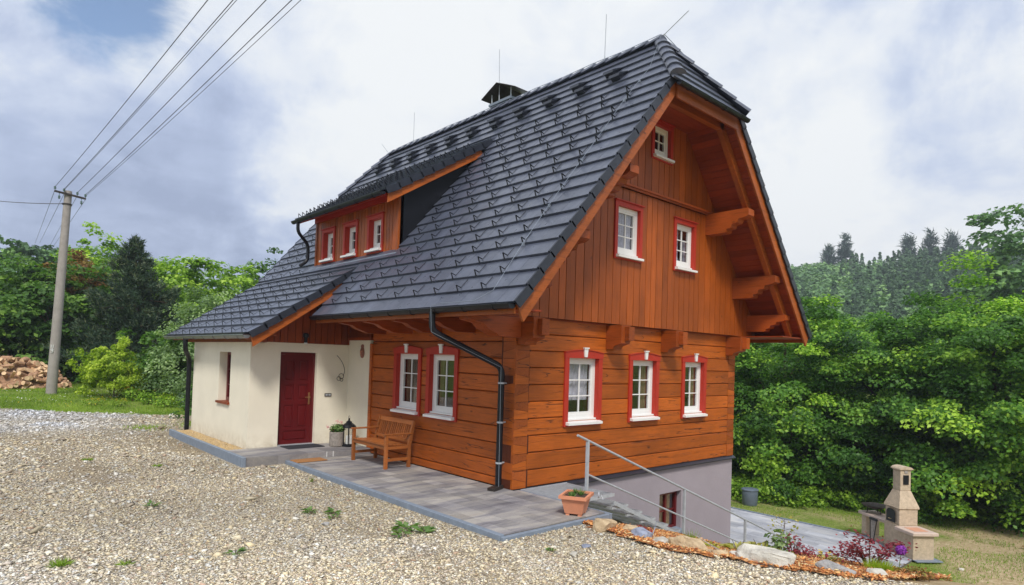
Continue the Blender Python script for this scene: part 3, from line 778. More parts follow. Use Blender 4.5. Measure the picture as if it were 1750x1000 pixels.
# ridge and hip caps (overlapping half-round tiles)
def caps(p0, p1, n, r, name='ridge_tile', flat=.75, up=Vector((0, 0, 1))):
    m = MB(); p0 = Vector(p0); p1 = Vector(p1); d = (p1-p0); Ls = d.length/n; d.normalize(); sd_ = d.cross(up).normalized(); u = sd_.cross(d)
    for i in range(n):
        a = p0+d*(i*Ls); b = p0+d*((i+1)*Ls+.04); vs = []
        for q, rr, hh in ((a, r*1.08, .028), (b, r*.94, .0)):
            for kk in range(9):
                t = math.pi*kk/8; vs.append(q+sd_*rr*math.cos(t)+u*(rr*flat*math.sin(t)+hh))
        fs = [(kk, kk+1, kk+10, kk+9) for kk in range(8)]+[tuple(range(9))[::-1], tuple(range(9, 18)), (0, 9, 17, 8)]
        m._add(vs, fs)
    return m.build(name, 'tile', roof, smooth=True)
caps((3.545, YRN-.05, 8.56), (3.545, YRF+.05, 8.56), 30, .14)
caps((hx0-.03, YN-.12, ZH-.06), (3.52, YRN, 8.55), 6, .135, 'hip_tile')
caps((hx1+.03, YN-.12, ZH-.06), (3.57, YRN, 8.55), 6, .135, 'hip_tile')
caps((hx0-.03, YF+.12, ZH-.06), (3.52, YRF, 8.55), 6, .135, 'hip_tile')
# verges: stepped dark edge plates, then the orange barge boards
def verge(P, y, v0, v1, n, side, name, parent, h0=-.085, wd=.03):
    m = MB(); e = (v1-v0)/n
    for i in range(n):
        a, b = v0+i*e, v0+(i+1)*e+.03; t = rnd.random()
        m.ext([P(y, a, h0), P(y, b, h0-.028), P(y, b, .018), P(y, a, .052)], Vector((0, side*wd, 0)), 0, t)
    return m.build(name, 'black2', parent)
verge(P1, YN, .0, vH, 17, -1, 'verge', roof); verge(P2, YN, .0, vH, 17, -1, 'verge', roof)
verge(P1, YF, .0, vH, 17, 1, 'verge', roof)
verge(P3, CY0, 0, CL-.02, 8, -1, 'verge', cs_roof); verge(P3, CY1, 0, CL, 8, 1, 'verge', cs_roof)
verge(P4, DY0, 0, DL-.35, 10, -1, 'verge', d_roof); verge(P4, DY1, 0, DL-.3, 10, 1, 'verge', d_roof)
def barge(P, y0, y1, va, vb, ha, hb, name='barge_board', mat='barge', cut=.0):
    m = MB(); m.ext([P(y0, va-cut, ha), P(y0, vb, ha), P(y0, vb, hb), P(y0, va+cut, hb)], Vector((0, y1-y0, 0))); return m.build(name, mat, house)
barge(P1, YN+.02, YN+.06, -.02, vH+.02, -.29, -.03, cut=.05); barge(P2, YN+.02, YN+.06, -.02, vH+.02, -.29, -.03, cut=.05)
barge(P3, CY0+.02, CY0+.06, -.02, CL-.25, -.25, -.03, cut=.05); barge(P4, DY0+.02, DY0+.06, -.02, DL-.72, -.24, -.085, cut=.05)
m = MB(); m.box(hx0+.12, hx1-.12, YN-.02, YN+.02, ZH-.36, ZH-.11); m.build('barge_board', 'barge', house)
# soffits: boarded undersides
def soffit(P, y0, y1, va, vb, h=-.20, w=.14, th=.02):
    m = MB(); v = va
    while v < vb:
        q = min(v+w-.006, vb); m.ext([P(y0, v, h), P(y0, q, h), P(y0, q, h-th), P(y0, v, h-th)], Vector((0, y1-y0, 0))); v += w
    m.ext([P(y0, va, h+.002), P(y0, vb, h+.002), P(y0, vb, h+.10), P(y0, va, h+.10)], Vector((0, y1-y0, 0)))
    return m.build('soffit', 'soffit', house)
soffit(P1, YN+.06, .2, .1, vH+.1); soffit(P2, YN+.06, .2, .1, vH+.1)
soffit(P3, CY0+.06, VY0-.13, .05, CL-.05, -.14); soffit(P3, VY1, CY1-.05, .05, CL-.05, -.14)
m = MB(); y = YN+.03
while y < -.16:
    m.box(hx0+.1, hx1-.1, y, y+.134, ZH-.17, ZH-.15); y += .14
m.box(hx0+.1, hx1-.1, YN+.03, -.1, ZH-.149, ZH-.10)
m.build('soffit', wood('soffit_wood_x', (.28, .042, .008), 0, .5, 0, .85, 1.15), house)
# roof decks inside so nothing shows through
m = MB()
for P in (P1, P2): m.ext([P(.2, .3, -.16), P(.2, vH, -.16), P(.2, SL-.1, -.16), P(.2, SL-.1, -.2), P(.2, .3, -.2)], Vector((0, YL-.2, 0)))
m.build('roof_deck', 'interior', house)
# flying rafter frame a little in from the verge
m = MB(); yb = -1.0
for P in (P1, P2): m.ext([P(yb, .25, -.38), P(yb, vH+.0, -.38), P(yb, vH+.12, -.222), P(yb, .25, -.222)], Vector((0, .11, 0)))
m.box(hx0+.16, hx1-.16, yb, yb+.11, ZH-.31, ZH-.172)
m.build('rafter', 'barge', house)
# stepped purlin ends under the verge
def purlin(x, z0, z1, ln, w=.24):
    m = MB(); h = z1-z0; y0 = -.12; yE = y0-ln
    prof = [(y0+.1, z0), (y0-ln*.46, z0), (y0-ln*.50, z0+h*.05), (y0-ln*.50, z0+h*.16), (y0-ln*.60, z0+h*.20), (y0-ln*.62, z0+h*.36), (y0-ln*.74, z0+h*.40), (y0-ln*.77, z0+h*.56), (y0-ln*.92, z0+h*.60), (yE, z0+h*.68), (yE, z1-h*.06), (y0-ln*.97, z1), (y0+.1, z1)]
    m.ext([(x-w/2, y, z) for y, z in prof], (w, 0, 0)); return m.build('purlin_end', 'beam_y', house)
for x in (5.56, 1.53): purlin(x, 4.98, 5.44, 1.0)
for x in (6.78, .31): purlin(x, 3.68, 4.16, 1.02)
for x in (7.50, -.41): purlin(x, 2.95, 3.34, .94)
# joist ends below the cladding
def jend(x, w=.26, ln=.36):
    m = MB(); prof = [(.0, 2.36), (-ln*.45, 2.36), (-ln*.55, 2.42), (-ln, 2.47), (-ln, 2.80), (.0, 2.80)]
    m.ext([(x-w/2, y-.001, z) for y, z in prof], (w, 0, 0))
    prof = [(-ln*.3, 2.50), (-ln-.10, 2.52), (-ln-.10, 2.775), (-ln*.3, 2.775)]
    m.ext([(x-w/2-.012+.11, y, z) for y, z in prof], (w-.10, 0, 0)); return m.build('joist_end', 'beam_y', house)
for x in (.16, 2.40, 4.17, 6.78): jend(x)
m = MB(); m.box(-1.12, WD+.9, -.02, .28, 2.801, 2.829); m.build('soffit', 'soffit', house)
# eave soffit, front beams and plate on the eaves side
m = MB(); y = -.10; 
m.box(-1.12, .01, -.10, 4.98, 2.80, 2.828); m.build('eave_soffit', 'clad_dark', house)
for q in ((7.0, 8.2, -1.18, 9.9), (-1.1, -.6, -1.18, -.125)): m = MB(); m.box(*q, 2.80, 2.826); m.build('eave_soffit', 'soffit', house)
for q in ((-1.155, -1.125, -1.2, 4.97, 2.74, 2.87), (8.20, 8.23, -1.2, 10, 2.72, 2.87)): m = MB(); m.box(*q); m.build('fascia', 'barge', house)
def eave_joist(y, big=False):
    m = MB(); ln = 1.02; w = .30 if big else .16; zt = 2.795; zl = 2.47 if big else 2.56; h = zt-zl
    prof = [(.02, zl), (-ln*.42, zl), (-ln*.50, zl+h*.14), (-ln*.66, zl+h*.34), (-ln*.76, zl+h*.60), (-ln, zl+h*.72), (-ln, zt), (.02, zt)]
    m.ext([(x, y-w/2, z) for x, z in prof], (0, w, 0)); return m.build('eave_joist', 'beam_x', house)
eave_joist(.06, True)
for y in (1.15, 2.15, 3.15, 4.15): eave_joist(y)
# dormer walls -----------------------------------------------------------------
DW = [(4.40, 4.92, 4.44, 5.09), (5.53, 6.05, 4.44, 5.09), (6.66, 7.18, 4.44, 5.09)]
DA0, DA1 = 3.72, 7.66
m = MB(); slab_cells(m, FX, [(DA0, DA1, 4.05, 5.52)], ex(DW), thick=.2, d0=-.03, mi=1)
boards(m, 4.28, 5.5, .0, ex(DW), [(0, 1, 5.5)], .028, .11, .17, FX, DA0+.09, DA1-.09)
m.build('dormer_wall', ['clad', 'groove'], house)
m = MB()
for y in (DA0, DA1-.09): m.box(-.02, .1, y, y+.088, 4.22, 5.5)
m.box(-.04, .0, DA0, DA1, 4.20, 4.262)
m.build('corner_board', 'clad', house)
for y0 in (DA0-.012, DA1-.09):
    m = MB(); m.ext([(.1, y0, 4.2), (2.40, y0, 7.1), (2.40, y0, 7.15), (-.02+.12, y0, 5.66)], (0, .1, 0)); m.build('dormer_cheek', 'black', house)
for r in DW: window(FX, r, rows=2, head='flat', recess=.10, cw=.08, curt=[(0, .25, 1, 0)])
m = MB(); m.ext([(-.45, DY0+.07, 5.33), (-.05, DY0+.07, 5.52), (-.05, DY0+.07, 5.56), (-.45, DY0+.07, 5.37)], (0, DY1-DY0-.14, 0)); m.box(-.05, -.001, DA0, DA1, 5.40, 5.52); m.build('dormer_soffit', 'red', house)
m = MB(); m.ext([(-.12, DA0-.1, 4.20), (.02, DA0-.1, 4.235), (.02, DA0-.1, 4.27), (-.12, DA0-.1, 4.235)], (0, DA1-DA0+.2, 0)); m.build('dormer_flashing', 'zinc', house)

# gutters ------------------------------------------------------------------------
def gutter(p0, p1, r=.065, name='gutter', brackets=6, mats='black', side=None):
    m = MB(); p0 = Vector(p0); p1 = Vector(p1); d = (p1-p0).normalized(); s = d.cross(Vector((0, 0, 1))).normalized()
    n = 10; prof = [(math.cos(math.pi*(1+i/n))*r, math.sin(math.pi*(1+i/n))*r) for i in range(n+1)]
    ip = [(x*.93, z*.93+.002) for x, z in prof][::-1]
    poly = [p0+s*x+Vector((0, 0, z)) for x, z in prof+ip]
    nn = len(poly); q = n+1
    m._add(poly+[p+(p1-p0) for p in poly], [(i, (i+1) % nn, (i+1) % nn+nn, i+nn) for i in range(nn)]+[tuple(range(q)), tuple(range(nn, nn+q))])
    m.tube([p0-s*r, p1-s*r], .009, 6); m.tube([p0+s*r, p1+s*r], .009, 6)
    g = m.build(name, mats, house, smooth=True)
    if brackets:
        b = MB()
        for i in range(brackets):
            c = p0+(p1-p0)*((i+.5)/brackets); b.tube([c+s*(math.cos(math.pi*(1+t/8))*(r+.006))+Vector((0, 0, math.sin(math.pi*(1+t/8))*(r+.006))) for t in range(9)], .006, 5)
        b.build('gutter_bracket', mats, g)
    return g
gutter((-1.235, YN+.02, 2.865), (-1.235, 4.97, 2.865), .07, brackets=9)
gutter((8.315, YN+.02, 2.865), (8.315, 10.9, 2.865), .07, brackets=0)
gutter((-2.545, CY0+.02, 2.43), (-2.545, CY1-.03, 2.43), .07, brackets=8, mats='gutter_under')
m = MB(); m.box(-2.60, -2.50, CY0+.01, CY1, 2.452, 2.478); m.build('eave_flashing', 'black', house)
gutter((-.50, DY0+.02, 5.40), (-.50, DY1+.05, 5.40), .062, brackets=6)
gutter((hx0-.02, YN-.145, ZH-.16), (hx1+.05, YN-.145, ZH-.16), .055, brackets=4)
def downspout(pts, r, foot=None, clamps=()):
    m = MB(); P_ = [Vector(p) for p in pts]; out = [P_[0]]
    for i in range(1, len(P_)-1):
        a = (P_[i-1]-P_[i]); b = (P_[i+1]-P_[i]); q = min(.12, a.length*.45, b.length*.45); a.normalize(); b.normalize()
        s, e = P_[i]+a*q, P_[i]+b*q
        for t in (0, .25, .5, .75, 1): out.append(s*(1-t)**2+P_[i]*2*t*(1-t)+e*t*t)
    out.append(P_[-1]); m.tube(out, r, 14); ds = m.build('downspout', 'black', house, smooth=True)
    for z in clamps:
        p = Vector((P_[-2].x, P_[-2].y, z)); b = MB(); b.lathe([(r+.001, -.015), (r+.005, -.012), (r+.005, .012), (r+.001, .015)], p, 16); b.box(p.x+r, p.x+r+.06, p.y-.012, p.y+.012, z-.01, z+.01); b.build('clamp', 'galv', ds)
    if foot:
        b = MB(); b.beam(foot[0], foot[1], r*2.6, .05); b.build('outlet_shoe', 'iron', ds)
    return ds
downspout([(-1.235, .62, 2.84), (-1.235, .62, 2.52), (-.12, .20, 1.98), (-.12, .20, .06)], .052, foot=((-.08, .20, .04), (-.34, .12, .02)), clamps=(1.72, 1.08, .42))
downspout([(-2.545, 9.15, 2.40), (-2.545, 9.15, 2.12), (-2.28, 9.75, 1.86), (-2.28, 9.75, 0.0)], .055)
downspout([(-.50, 7.62, 5.36), (-.50, 7.62, 5.12), (-.14, 7.80, 4.86), (-.14, 7.80, 4.45), (-.34, 7.78, 4.30)], .042)
# chimney
m = MB(); m.box(3.62, 4.22, 4.45, 5.15, 8.0, 8.78); ch = m.build('chimney', 'black2', house)
m = MB(); m.ext([(3.54, 4.36, 8.78), (4.30, 4.36, 8.78), (4.30, 5.24, 8.78), (3.54, 5.24, 8.78)], (0, 0, .06)); m.build('chimney_slab', 'kerb', ch)
m = MB(); n = 10
prof = [(4.12, 8.98), (4.5, 9.15), (4.86, 9.30), (5.15, 9.17), (5.46, 9.02)]
m.ext([(3.46, y, z) for y, z in prof]+[(3.46, y, z-.02) for y, z in prof[::-1]], (.92, 0, 0)); m.build('chimney_hood', 'iron', ch)
m = MB()
for x in (3.60, 4.24):
    for y in (4.42, 5.18): m.box(x-.012, x+.012, y-.012, y+.012, 8.84, 9.10)
m.box(3.7, 4.1, 4.6, 5.0, 8.841, 8.95)
m.build('hood_bracket', 'galv', ch)
# lightning rods and cable
def rod(p0, p1, nm='lightning_rod'):
    m = MB(); m.tube([p0, p1], .009, 6); m.tube([p0, Vector(p0)+(Vector(p1)-Vector(p0))*.12], .016, 6); m.build(nm, 'galv', house)
rod((3.545, 1.3, 8.66), (3.545, 1.28, 9.72)); rod((3.60, 4.88, 8.84), (3.57, 4.90, 10.22)); rod((3.545, 8.84, 8.66), (3.545, 8.84, 9.62)); rod((3.545, -.17, 8.68), (3.70, -.68, 9.08)); rod((3.545, 10.2, 8.6), (3.545, 10.75, 9.1))
m = MB()
m.tube([(3.545, -.15+i*.9, 8.745-(.02 if i % 2 else 0)) for i in range(12)], .0075, 5)
for i in range(12): m.tube([(3.545, -.1+i*.9, 8.66), (3.545, -.1+i*.9, 8.75)], .008, 4)
pts = [(3.5, -.2, 8.72), (2.65, -.56, 7.64), (2.4, -.52, 7.33), (1.98, -.51, 6.84), (1.43, -.53, 6.17), (.87, -.53, 5.49), (.11, -.55, 4.58), (-.47, -.6, 3.88), (-1.12, -.70, 3.09), (-1.31, -.5, 2.93), (-1.31, .3, 2.93), (-1.31, .56, 2.90), (-1.30, .54, 2.50), (-.19, .14, 1.98), (-.18, .12, .05)]
m.tube(pts, .0042, 6)
for p in pts[2:8]: m.box(p[0]-.02, p[0]+.02, p[1]-.010, p[1]+.010, p[2]-.05, p[2]+.002)
pts = [(3.55, -.25, 8.70), (3.9, -.62, 8.16), (4.4, -1.1, 7.55), (4.85, -1.25, 7.35)]
m.tube(pts, .0075, 6)
m.build('lightning_cable', 'zinc', house)
# snow guards: shared mesh, one object each (first 100), the rest as one part
def hook_geo(mb, P, u, v):
    w = .012
    def seg(a, b, ww=w, th=.008):
        p, q = P(u, v+a[0], a[1]), P(u, v+b[0], b[1]); n = P(0, 0, 1)-P(0, 0, 0); mb.beam(p, q, ww*2, th, n)
    seg((.28, .030), (.085, .045), .005, .005); seg((.085, .045), (.05, .135), .011); seg((.05, .135), (.0, .045), .011)
hooks = []
for i in range(1, 21):
    off = .30 if i % 2 else .12
    for j in range(-3, 20):
        y = j*.6+off-.05; v = (i+.45)*EXP-.16; z = 2.87+v/SL*5.72; x = roof_x(z)
        if y < YN+.35 or y > YF-.3: continue
        if v > vH and (y-YN)/(v-vH+1e-6) < hipn*1.35: continue
        if y > 4.8 and i < 5: continue
        dz = 5.44+(x+.45)*(1.88/2.98)
        if 3.45 < y < 7.9 and x > -.2 and z < dz+.05: continue
        if i > 17: continue
        hooks.append((P1, roof, y, v))
for i in range(0, 8):
    for j in range(0, 10):
        y = CY0+.35+j*.6+(.3 if i % 2 else 0)
        if y < CY1-.15: hooks.append((P3, cs_roof, y, (i+.45)*CL/8-.15))
for i in range(0, 10):
    for j in range(0, 10 if i > 2 else 20):
        y = DY0+.3+j*(.45 if i > 2 else .225)+(.2 if i % 2 else 0)
        if y < DY1-.1: hooks.append((P4, d_roof, y, (i+.45)*DL/11-.15))
hooks.sort(key=lambda h: (h[0](h[2], h[3], 0)-CAM).length)
hm_ = {}
for P in (P1, P3, P4):
    mb = MB(); hook_geo(mb, P, 0, 0); base = P(0, 0, 0); mb.v = [tuple(Vector(p)-base) for p in mb.v]
    o = mb.build('snow_guard', 'black', None); hm_[P] = o.data; bpy.data.objects.remove(o)
rest = {}
for idx, (P, par, y, v) in enumerate(hooks):
    if idx < 100: link('snow_guard', hm_[P], par, P(y, v, 0))
    else: hook_geo(rest.setdefault(par.name, (MB(), par))[0], P, y, v)
for mb, par in rest.values():
    o = mb.build('snow_guard', 'black', par); o['kind'] = 'stuff'
# roof vents in pairs under the ridge
mb = MB(); w = .10
prof = [(-.16, .03), (-.16, .14), (-.12, .155), (.16, .02)]
for sg in (-1, 1): pass
mb.ext([P1(-w, a, b)-P1(0, 0, 0) for a, b in prof], Vector((0, 2*w, 0))); mb.ext([P1(-w-.03, -.19, .145)-P1(0, 0, 0), P1(-w-.03, -.12, .17)-P1(0, 0, 0), P1(-w-.03, .15, .04)-P1(0, 0, 0), P1(-w-.03, .15, .02)-P1(0, 0, 0)], Vector((0, 2*w+.06, 0)))
o = mb.build('roof_vent', 'black2', None); vm_ = o.data; bpy.data.objects.remove(o)
for j in range(11):
    y = .60+j*.92
    link('roof_vent', vm_, roof, P1(y, 20.6*EXP, 0)); link('roof_vent', vm_, roof, P1(y-.32, 19.65*EXP, 0))

# ================================================================ TERRAIN
RNG = np.random.default_rng(11)
def sstep(a, b, x):
    t = np.clip((x-a)/(b-a), 0, 1); return t*t*(3-2*t)
def vnoise(x, y, s=1.0, seed=0):
    """cheap smooth value noise, vectorised"""
    x = np.asarray(x, float)*s+seed*17.3; y = np.asarray(y, float)*s+seed*5.1
    xi = np.floor(x).astype(int); yi = np.floor(y).astype(int); fx = x-xi; fy = y-yi
    fx = fx*fx*(3-2*fx); fy = fy*fy*(3-2*fy)
    def h(a, b):
        q = np.sin(a*127.1+b*311.7+seed*74.7)*43758.5453; return q-np.floor(q)
    return (h(xi, yi)*(1-fx)+h(xi+1, yi)*fx)*(1-fy)+(h(xi, yi+1)*(1-fx)+h(xi+1, yi+1)*fx)*fy
def crest(y): return np.where(y < -1.25, -.35+.35*np.maximum(0, -4.6-y)-.25*np.exp(-((y+3.3)/.8)**2), np.where(y < 10.0, .1, -1.2+.55*(y-10)*(y < 14)+2.2*(y >= 14)))
def ground_h(x, y):
    x = np.asarray(x, float); y = np.asarray(y, float)
    U = -.075+.045*np.maximum(0, -2.2-y)+.03*np.maximum(0, -x-3)*(y < 12)+.03*9*0+.022*np.clip(y-9, 0, 25)
    U = U-.05*sstep(9, 12, y)*0
    s = x-crest(y)
    bed = np.where(s > 0, (.25-.055*sstep(-3.0, -4.0, y))*np.minimum(s, 2.3)+0*.19*np.minimum(s, 2.5)+.9*np.maximum(0, s-2.3), 0)
    stair = .403*np.maximum(0, x-.15)+.14*sstep(.1, .5, x)
    rear = .42*np.maximum(0, s)
    wgt = sstep(-1.75, -1.25, y)
    drop = bed*(1-wgt)+stair*wgt
    w2 = sstep(9.5, 10.5, y); drop = drop*(1-w2)+rear*w2
    far_l = sstep(20, 26, y)*(x < 40)
    drop = drop*(1-far_l)+np.minimum(drop, .08*np.maximum(0, s))*far_l
    low = -2.96-.055*np.maximum(0, x-14.2)-.04*np.maximum(0, -y-6)
    low = np.maximum(low, -6.5)
    h = np.maximum(U-drop, low)
    h = h+.9*np.exp(-(((x-15.5)/2.0)**2+((y+6.2)/1.5)**2))*sstep(9, 12, x)
    D = np.hypot(x+7, y+7.5); az = np.degrees(np.arctan2(y+7.5, x+7))
    A = 33*(1-sstep(27, 40, az))*sstep(-60, -20, az)+5*sstep(60, 80, az)
    h = h+A*sstep(95, 260, D)*(az < 40)+A*sstep(45, 110, D)*(az >= 60)
    h = h+.10*(vnoise(x, y, .35, 1)-.5)*sstep(6, 12, D)*(D < 400)*np.where((x > 6.5) & (x < 14.2) & (y > -3) & (y < 8), 0, 1)
    return h
def gh(x, y): return float(ground_h(x, y))
def axis(lo, hi, st, far):
    a = list(np.arange(lo, hi+1e-6, st)); p, q, k = lo, hi, st
    while q < far: k *= 1.13; q += k; a.append(q)
    k = st
    while p > -far: k *= 1.13; p -= k; a.insert(0, p)
    return np.array(a)
def grid(name, xs, ys, hf, mat, keep=None):
    X, Y = np.meshgrid(xs, ys, indexing='ij'); Z = hf(X, Y); V = np.stack([X.ravel(), Y.ravel(), Z.ravel()], 1)
    n, m = X.shape; I = np.arange(n*m).reshape(n, m)
    F = np.stack([I[:-1, :-1], I[1:, :-1], I[1:, 1:], I[:-1, 1:]], -1).reshape(-1, 4)
    if keep is not None:
        c = V[F].mean(1); F = F[keep(c[:, 0], c[:, 1])]
        used = np.unique(F); mp = np.zeros(len(V), int); mp[used] = np.arange(len(used)); V = V[used]; F = mp[F]
    me = bpy.data.meshes.new(name); me.vertices.add(len(V)); me.vertices.foreach_set('co', V.astype(np.float32).ravel())
    me.loops.add(len(F)*4); me.loops.foreach_set('vertex_index', F.astype(np.int32).ravel()); me.polygons.add(len(F)); me.polygons.foreach_set('loop_start', np.arange(0, len(F)*4, 4, dtype=np.int32))
    me.update(calc_edges=True); me.polygons.foreach_set('use_smooth', np.ones(len(F), bool)); me.materials.append(MT[mat])
    return link(name, me), V
def vattr(o, name, val):
    a = o.data.attributes.new(name, 'FLOAT', 'POINT'); a.data.foreach_set('value', np.asarray(val, np.float32))

def dirtf(x, y):
    d = np.clip(.62*sstep(8, 11, x)*sstep(-1.2, -4.5, y)+.42*sstep(13, 15, x), 0, 1)*(x < 24)
    d = d+.5*np.exp(-(((x-15.5)/3)**2+((y+6.5)/2.5)**2))
    d = d+.9*((x > -.6) & (x < 9) & (y < -1.2))
    return np.clip(d+.25*(vnoise(x, y, .6, 3)-.5), 0, 1)
g, V = grid('ground', axis(-14, 20, .22, 430), axis(-12, 30, .22, 430), ground_h, 'ground')
vattr(g, 'dirt', dirtf(V[:, 0], V[:, 1])); struct(g)

def gravel_in(x, y, pad=0.0):
    wob = .35*(vnoise(x, y, 1.3, 5)-.5)+.15*(vnoise(x, y, 4, 6)-.5)
    yr = np.where(x < -5.5, 17.3-.12*(x+5.5), 17.3-.88*(x+5.5)); xr = crest(y)-.02*(y < -1.3)+np.where((y > -1.3) & (y < 10), -.0, 0)
    return (y < yr+wob*1.6-pad) & (x < xr+wob*np.where(y < -1.3, .4, 1.4)-pad) & ~((x > -2.6) & (y > -1.25) & (y < 9.9) & (x > -1.75))
gv, V = grid('gravel_yard', np.arange(-30, 2, .16), np.arange(-14, 22, .16), lambda x, y: ground_h(x, y)+.022, 'gravel', gravel_in)
def earthf(x, y):
    e = .95*np.exp(-(((x+3.3)/.75)**2+((y-8.0)/1.7)**2))+.55*np.exp(-((x+5.0+.12*(y-5))/.45)**2)*sstep(2, 5, y)*sstep(13, 8, y)+.5*np.exp(-((x+6.7+.12*(y-5))/.4)**2)*sstep(2, 5, y)*sstep(13, 8, y)
    return np.clip(e*(.5+1.0*vnoise(x, y, 2.2, 41))+.45*(vnoise(x, y, .9, 42) > .80), 0, 1)
def greyzone(x, y):
    z = sstep(9.0, 12.5, y)*sstep(-1.6, -4.0, x)*(.35+.6*(vnoise(x, y, .45, 31)))
    z = z+.75*np.exp(-(((x+7.0)/1.0)**2+((y+1.2)/1.3)**2))
    z = z+.35*(vnoise(x, y, .5, 8) > .72)
    return np.clip(z+.3*(vnoise(x, y, 1.7, 9)-.5), 0, 1)
vattr(gv, 'zone', greyzone(V[:, 0], V[:, 1])); vattr(gv, 'earth', earthf(V[:, 0], V[:, 1])); struct(gv)
mu, V = grid('mulch_bed', np.arange(-1.2, 4.2, .09), np.arange(-9, -1.5, .09), lambda x, y: ground_h(x, y)+.018+.05*vnoise(x, y, 6, 4)-.12*sstep(2.4, 2.9, x-crest(y))-.14*sstep(-5.1, -5.45, y), 'mulch', lambda x, y: (x > crest(y)-.15) & (x < crest(y)+3.0+.5*vnoise(x, y, 1, 2)) & (y < -1.72-.2*vnoise(x, y, 2, 2)) & (y > -5.5))
struct(mu)

# loose gravel stones and bark chips as real geometry ------------------------------
OCT = np.array([(1, 0, 0), (0, 1, 0), (-1, 0, 0), (0, -1, 0), (0, 0, 1), (0, 0, -1)], float)
OF = np.array([(0, 1, 4), (1, 2, 4), (2, 3, 4), (3, 0, 4), (1, 0, 5), (2, 1, 5), (3, 2, 5), (0, 3, 5)])
def scatter_solid(name, P, size, flat, mat, col, stretch=1.0, tilt=.45):
    n = len(P); rng = RNG
    s = size[:, None]*np.stack([rng.uniform(.7, 1.35, n)*stretch, rng.uniform(.6, 1.0, n), flat*rng.uniform(.5, 1.2, n)], 1)
    V = OCT[None]*(1+rng.uniform(-.28, .28, (n, 6, 1)))*s[:, None, :]
    V[:, :4, 2] += rng.uniform(-.3, .3, (n, 4))*s[:, None, 2]
    V[:, 4:, :2] += rng.uniform(-.4, .4, (n, 2, 2))*s[:, None, :2]
    a = rng.uniform(0, 2*np.pi, n); t = rng.normal(0, tilt, n); t2 = rng.normal(0, tilt*.6, n)
    ca, sa, ct, st, c2, s2 = np.cos(a), np.sin(a), np.cos(t), np.sin(t), np.cos(t2), np.sin(t2)
    x, y, z = V[..., 0], V[..., 1], V[..., 2]
    y, z = y*ct[:, None]-z*st[:, None], y*st[:, None]+z*ct[:, None]
    x, z = x*c2[:, None]-z*s2[:, None], x*s2[:, None]+z*c2[:, None]
    x, y = x*ca[:, None]-y*sa[:, None], x*sa[:, None]+y*ca[:, None]
    V = np.stack([x, y, z], -1)+P[:, None, :]
    F = (OF[None]+6*np.arange(n)[:, None, None]).reshape(-1, 3)
    return npmesh(name, V.reshape(-1, 3), F, mat, col=np.repeat(col, 8, 0))
n = 300000
r = 2.6*(24/2.6)**RNG.random(n); az = RNG.uniform(yaw-R(34), yaw+R(48), n)
x = CAM.x+r*np.cos(az); y = CAM.y+r*np.sin(az)
ok = gravel_in(x, y, -.02) & ~((x > -1.93) & (y > -1.92) & (y < 4.55) & (x < .5)) & ~((x > -2.78) & (y > 4.42) & (y < 9.9))
ok &= RNG.random(n) > .72*earthf(x, y)
x, y, r = x[ok], y[ok], r[ok]; n = len(x)
PAL = np.array([(.66, .54, .33), (.74, .64, .43), (.52, .42, .30), (.78, .71, .54), (.60, .50, .38), (.60, .59, .54), (.44, .36, .27), (.82, .78, .68), (.52, .34, .22), (.74, .60, .34)])
c = PAL[RNG.choice(len(PAL), n, p=[.17, .18, .12, .12, .12, .09, .08, .05, .03, .04])]*RNG.uniform(.8, 1.15, (n, 1))
gz = greyzone(x, y)[:, None]; c = c*(1-gz)+gz*(c.mean(1, keepdims=True)*np.array([[1.0, 1.03, 1.12]])*RNG.uniform(.75, 1.25, (n, 1)))
patch = (vnoise(x, y, .55, 12)-.5)[:, None]; c = c*(1+.35*patch)
c = (c*.82+.18*c.mean(1, keepdims=True)*np.array([[1.03, 1.0, .95]]))*1.03*(1-.14*sstep(6.0, 9.5, r)*(1-gz[:, 0]))[:, None]
size = (.0060+.0012*r)*RNG.lognormal(0, .38, n)
big = RNG.random(n) < .006; size[big] *= 2.0
P = np.stack([x, y, ground_h(x, y)+.022+size*.18], 1)
o = scatter_solid('gravel_stones', P, size, .34, 'stones', np.clip(c, 0, 1)); tag(o, 'loose tan and grey crushed gravel covering the yard', 'gravel', kind='stuff')
# tan gravel strip beside the porch wall
n = 5000; x = RNG.uniform(-2.66, -2.22, n); y = RNG.uniform(5.7, 9.6, n)
P = np.stack([x, y, np.full(n, .085)], 1); c = PAL[RNG.choice([0, 1, 4, 9], n)]*np.array([[.80, .70, .58]])*RNG.uniform(.8, 1.15, (n, 1))
o = scatter_solid('gravel_strip', P, RNG.uniform(.012, .026, n), .6, 'stones', c); tag(o, 'strip of orange tan pebbles along the foot of the porch wall', 'gravel', kind='stuff')
# bark chips
n = 26000; y = RNG.uniform(-5.45, -1.75, n); x = crest(y)+RNG.uniform(-.12, 2.9, n)
P = np.stack([x, y, ground_h(x, y)+.045+RNG.uniform(0, .02, n)], 1); CP = np.array([(.52, .22, .07), (.62, .31, .12), (.38, .14, .05), (.66, .42, .22), (.28, .10, .045)])
o = scatter_solid('bark_mulch', P, RNG.uniform(.010, .024, n), .25, 'stones', np.clip(CP[RNG.choice(5, n)]*1.4*RNG.uniform(.8, 1.2, (n, 1)), 0, .85), stretch=1.9, tilt=.5); tag(o, 'orange brown bark mulch chips covering the planted slope', 'mulch', kind='stuff')

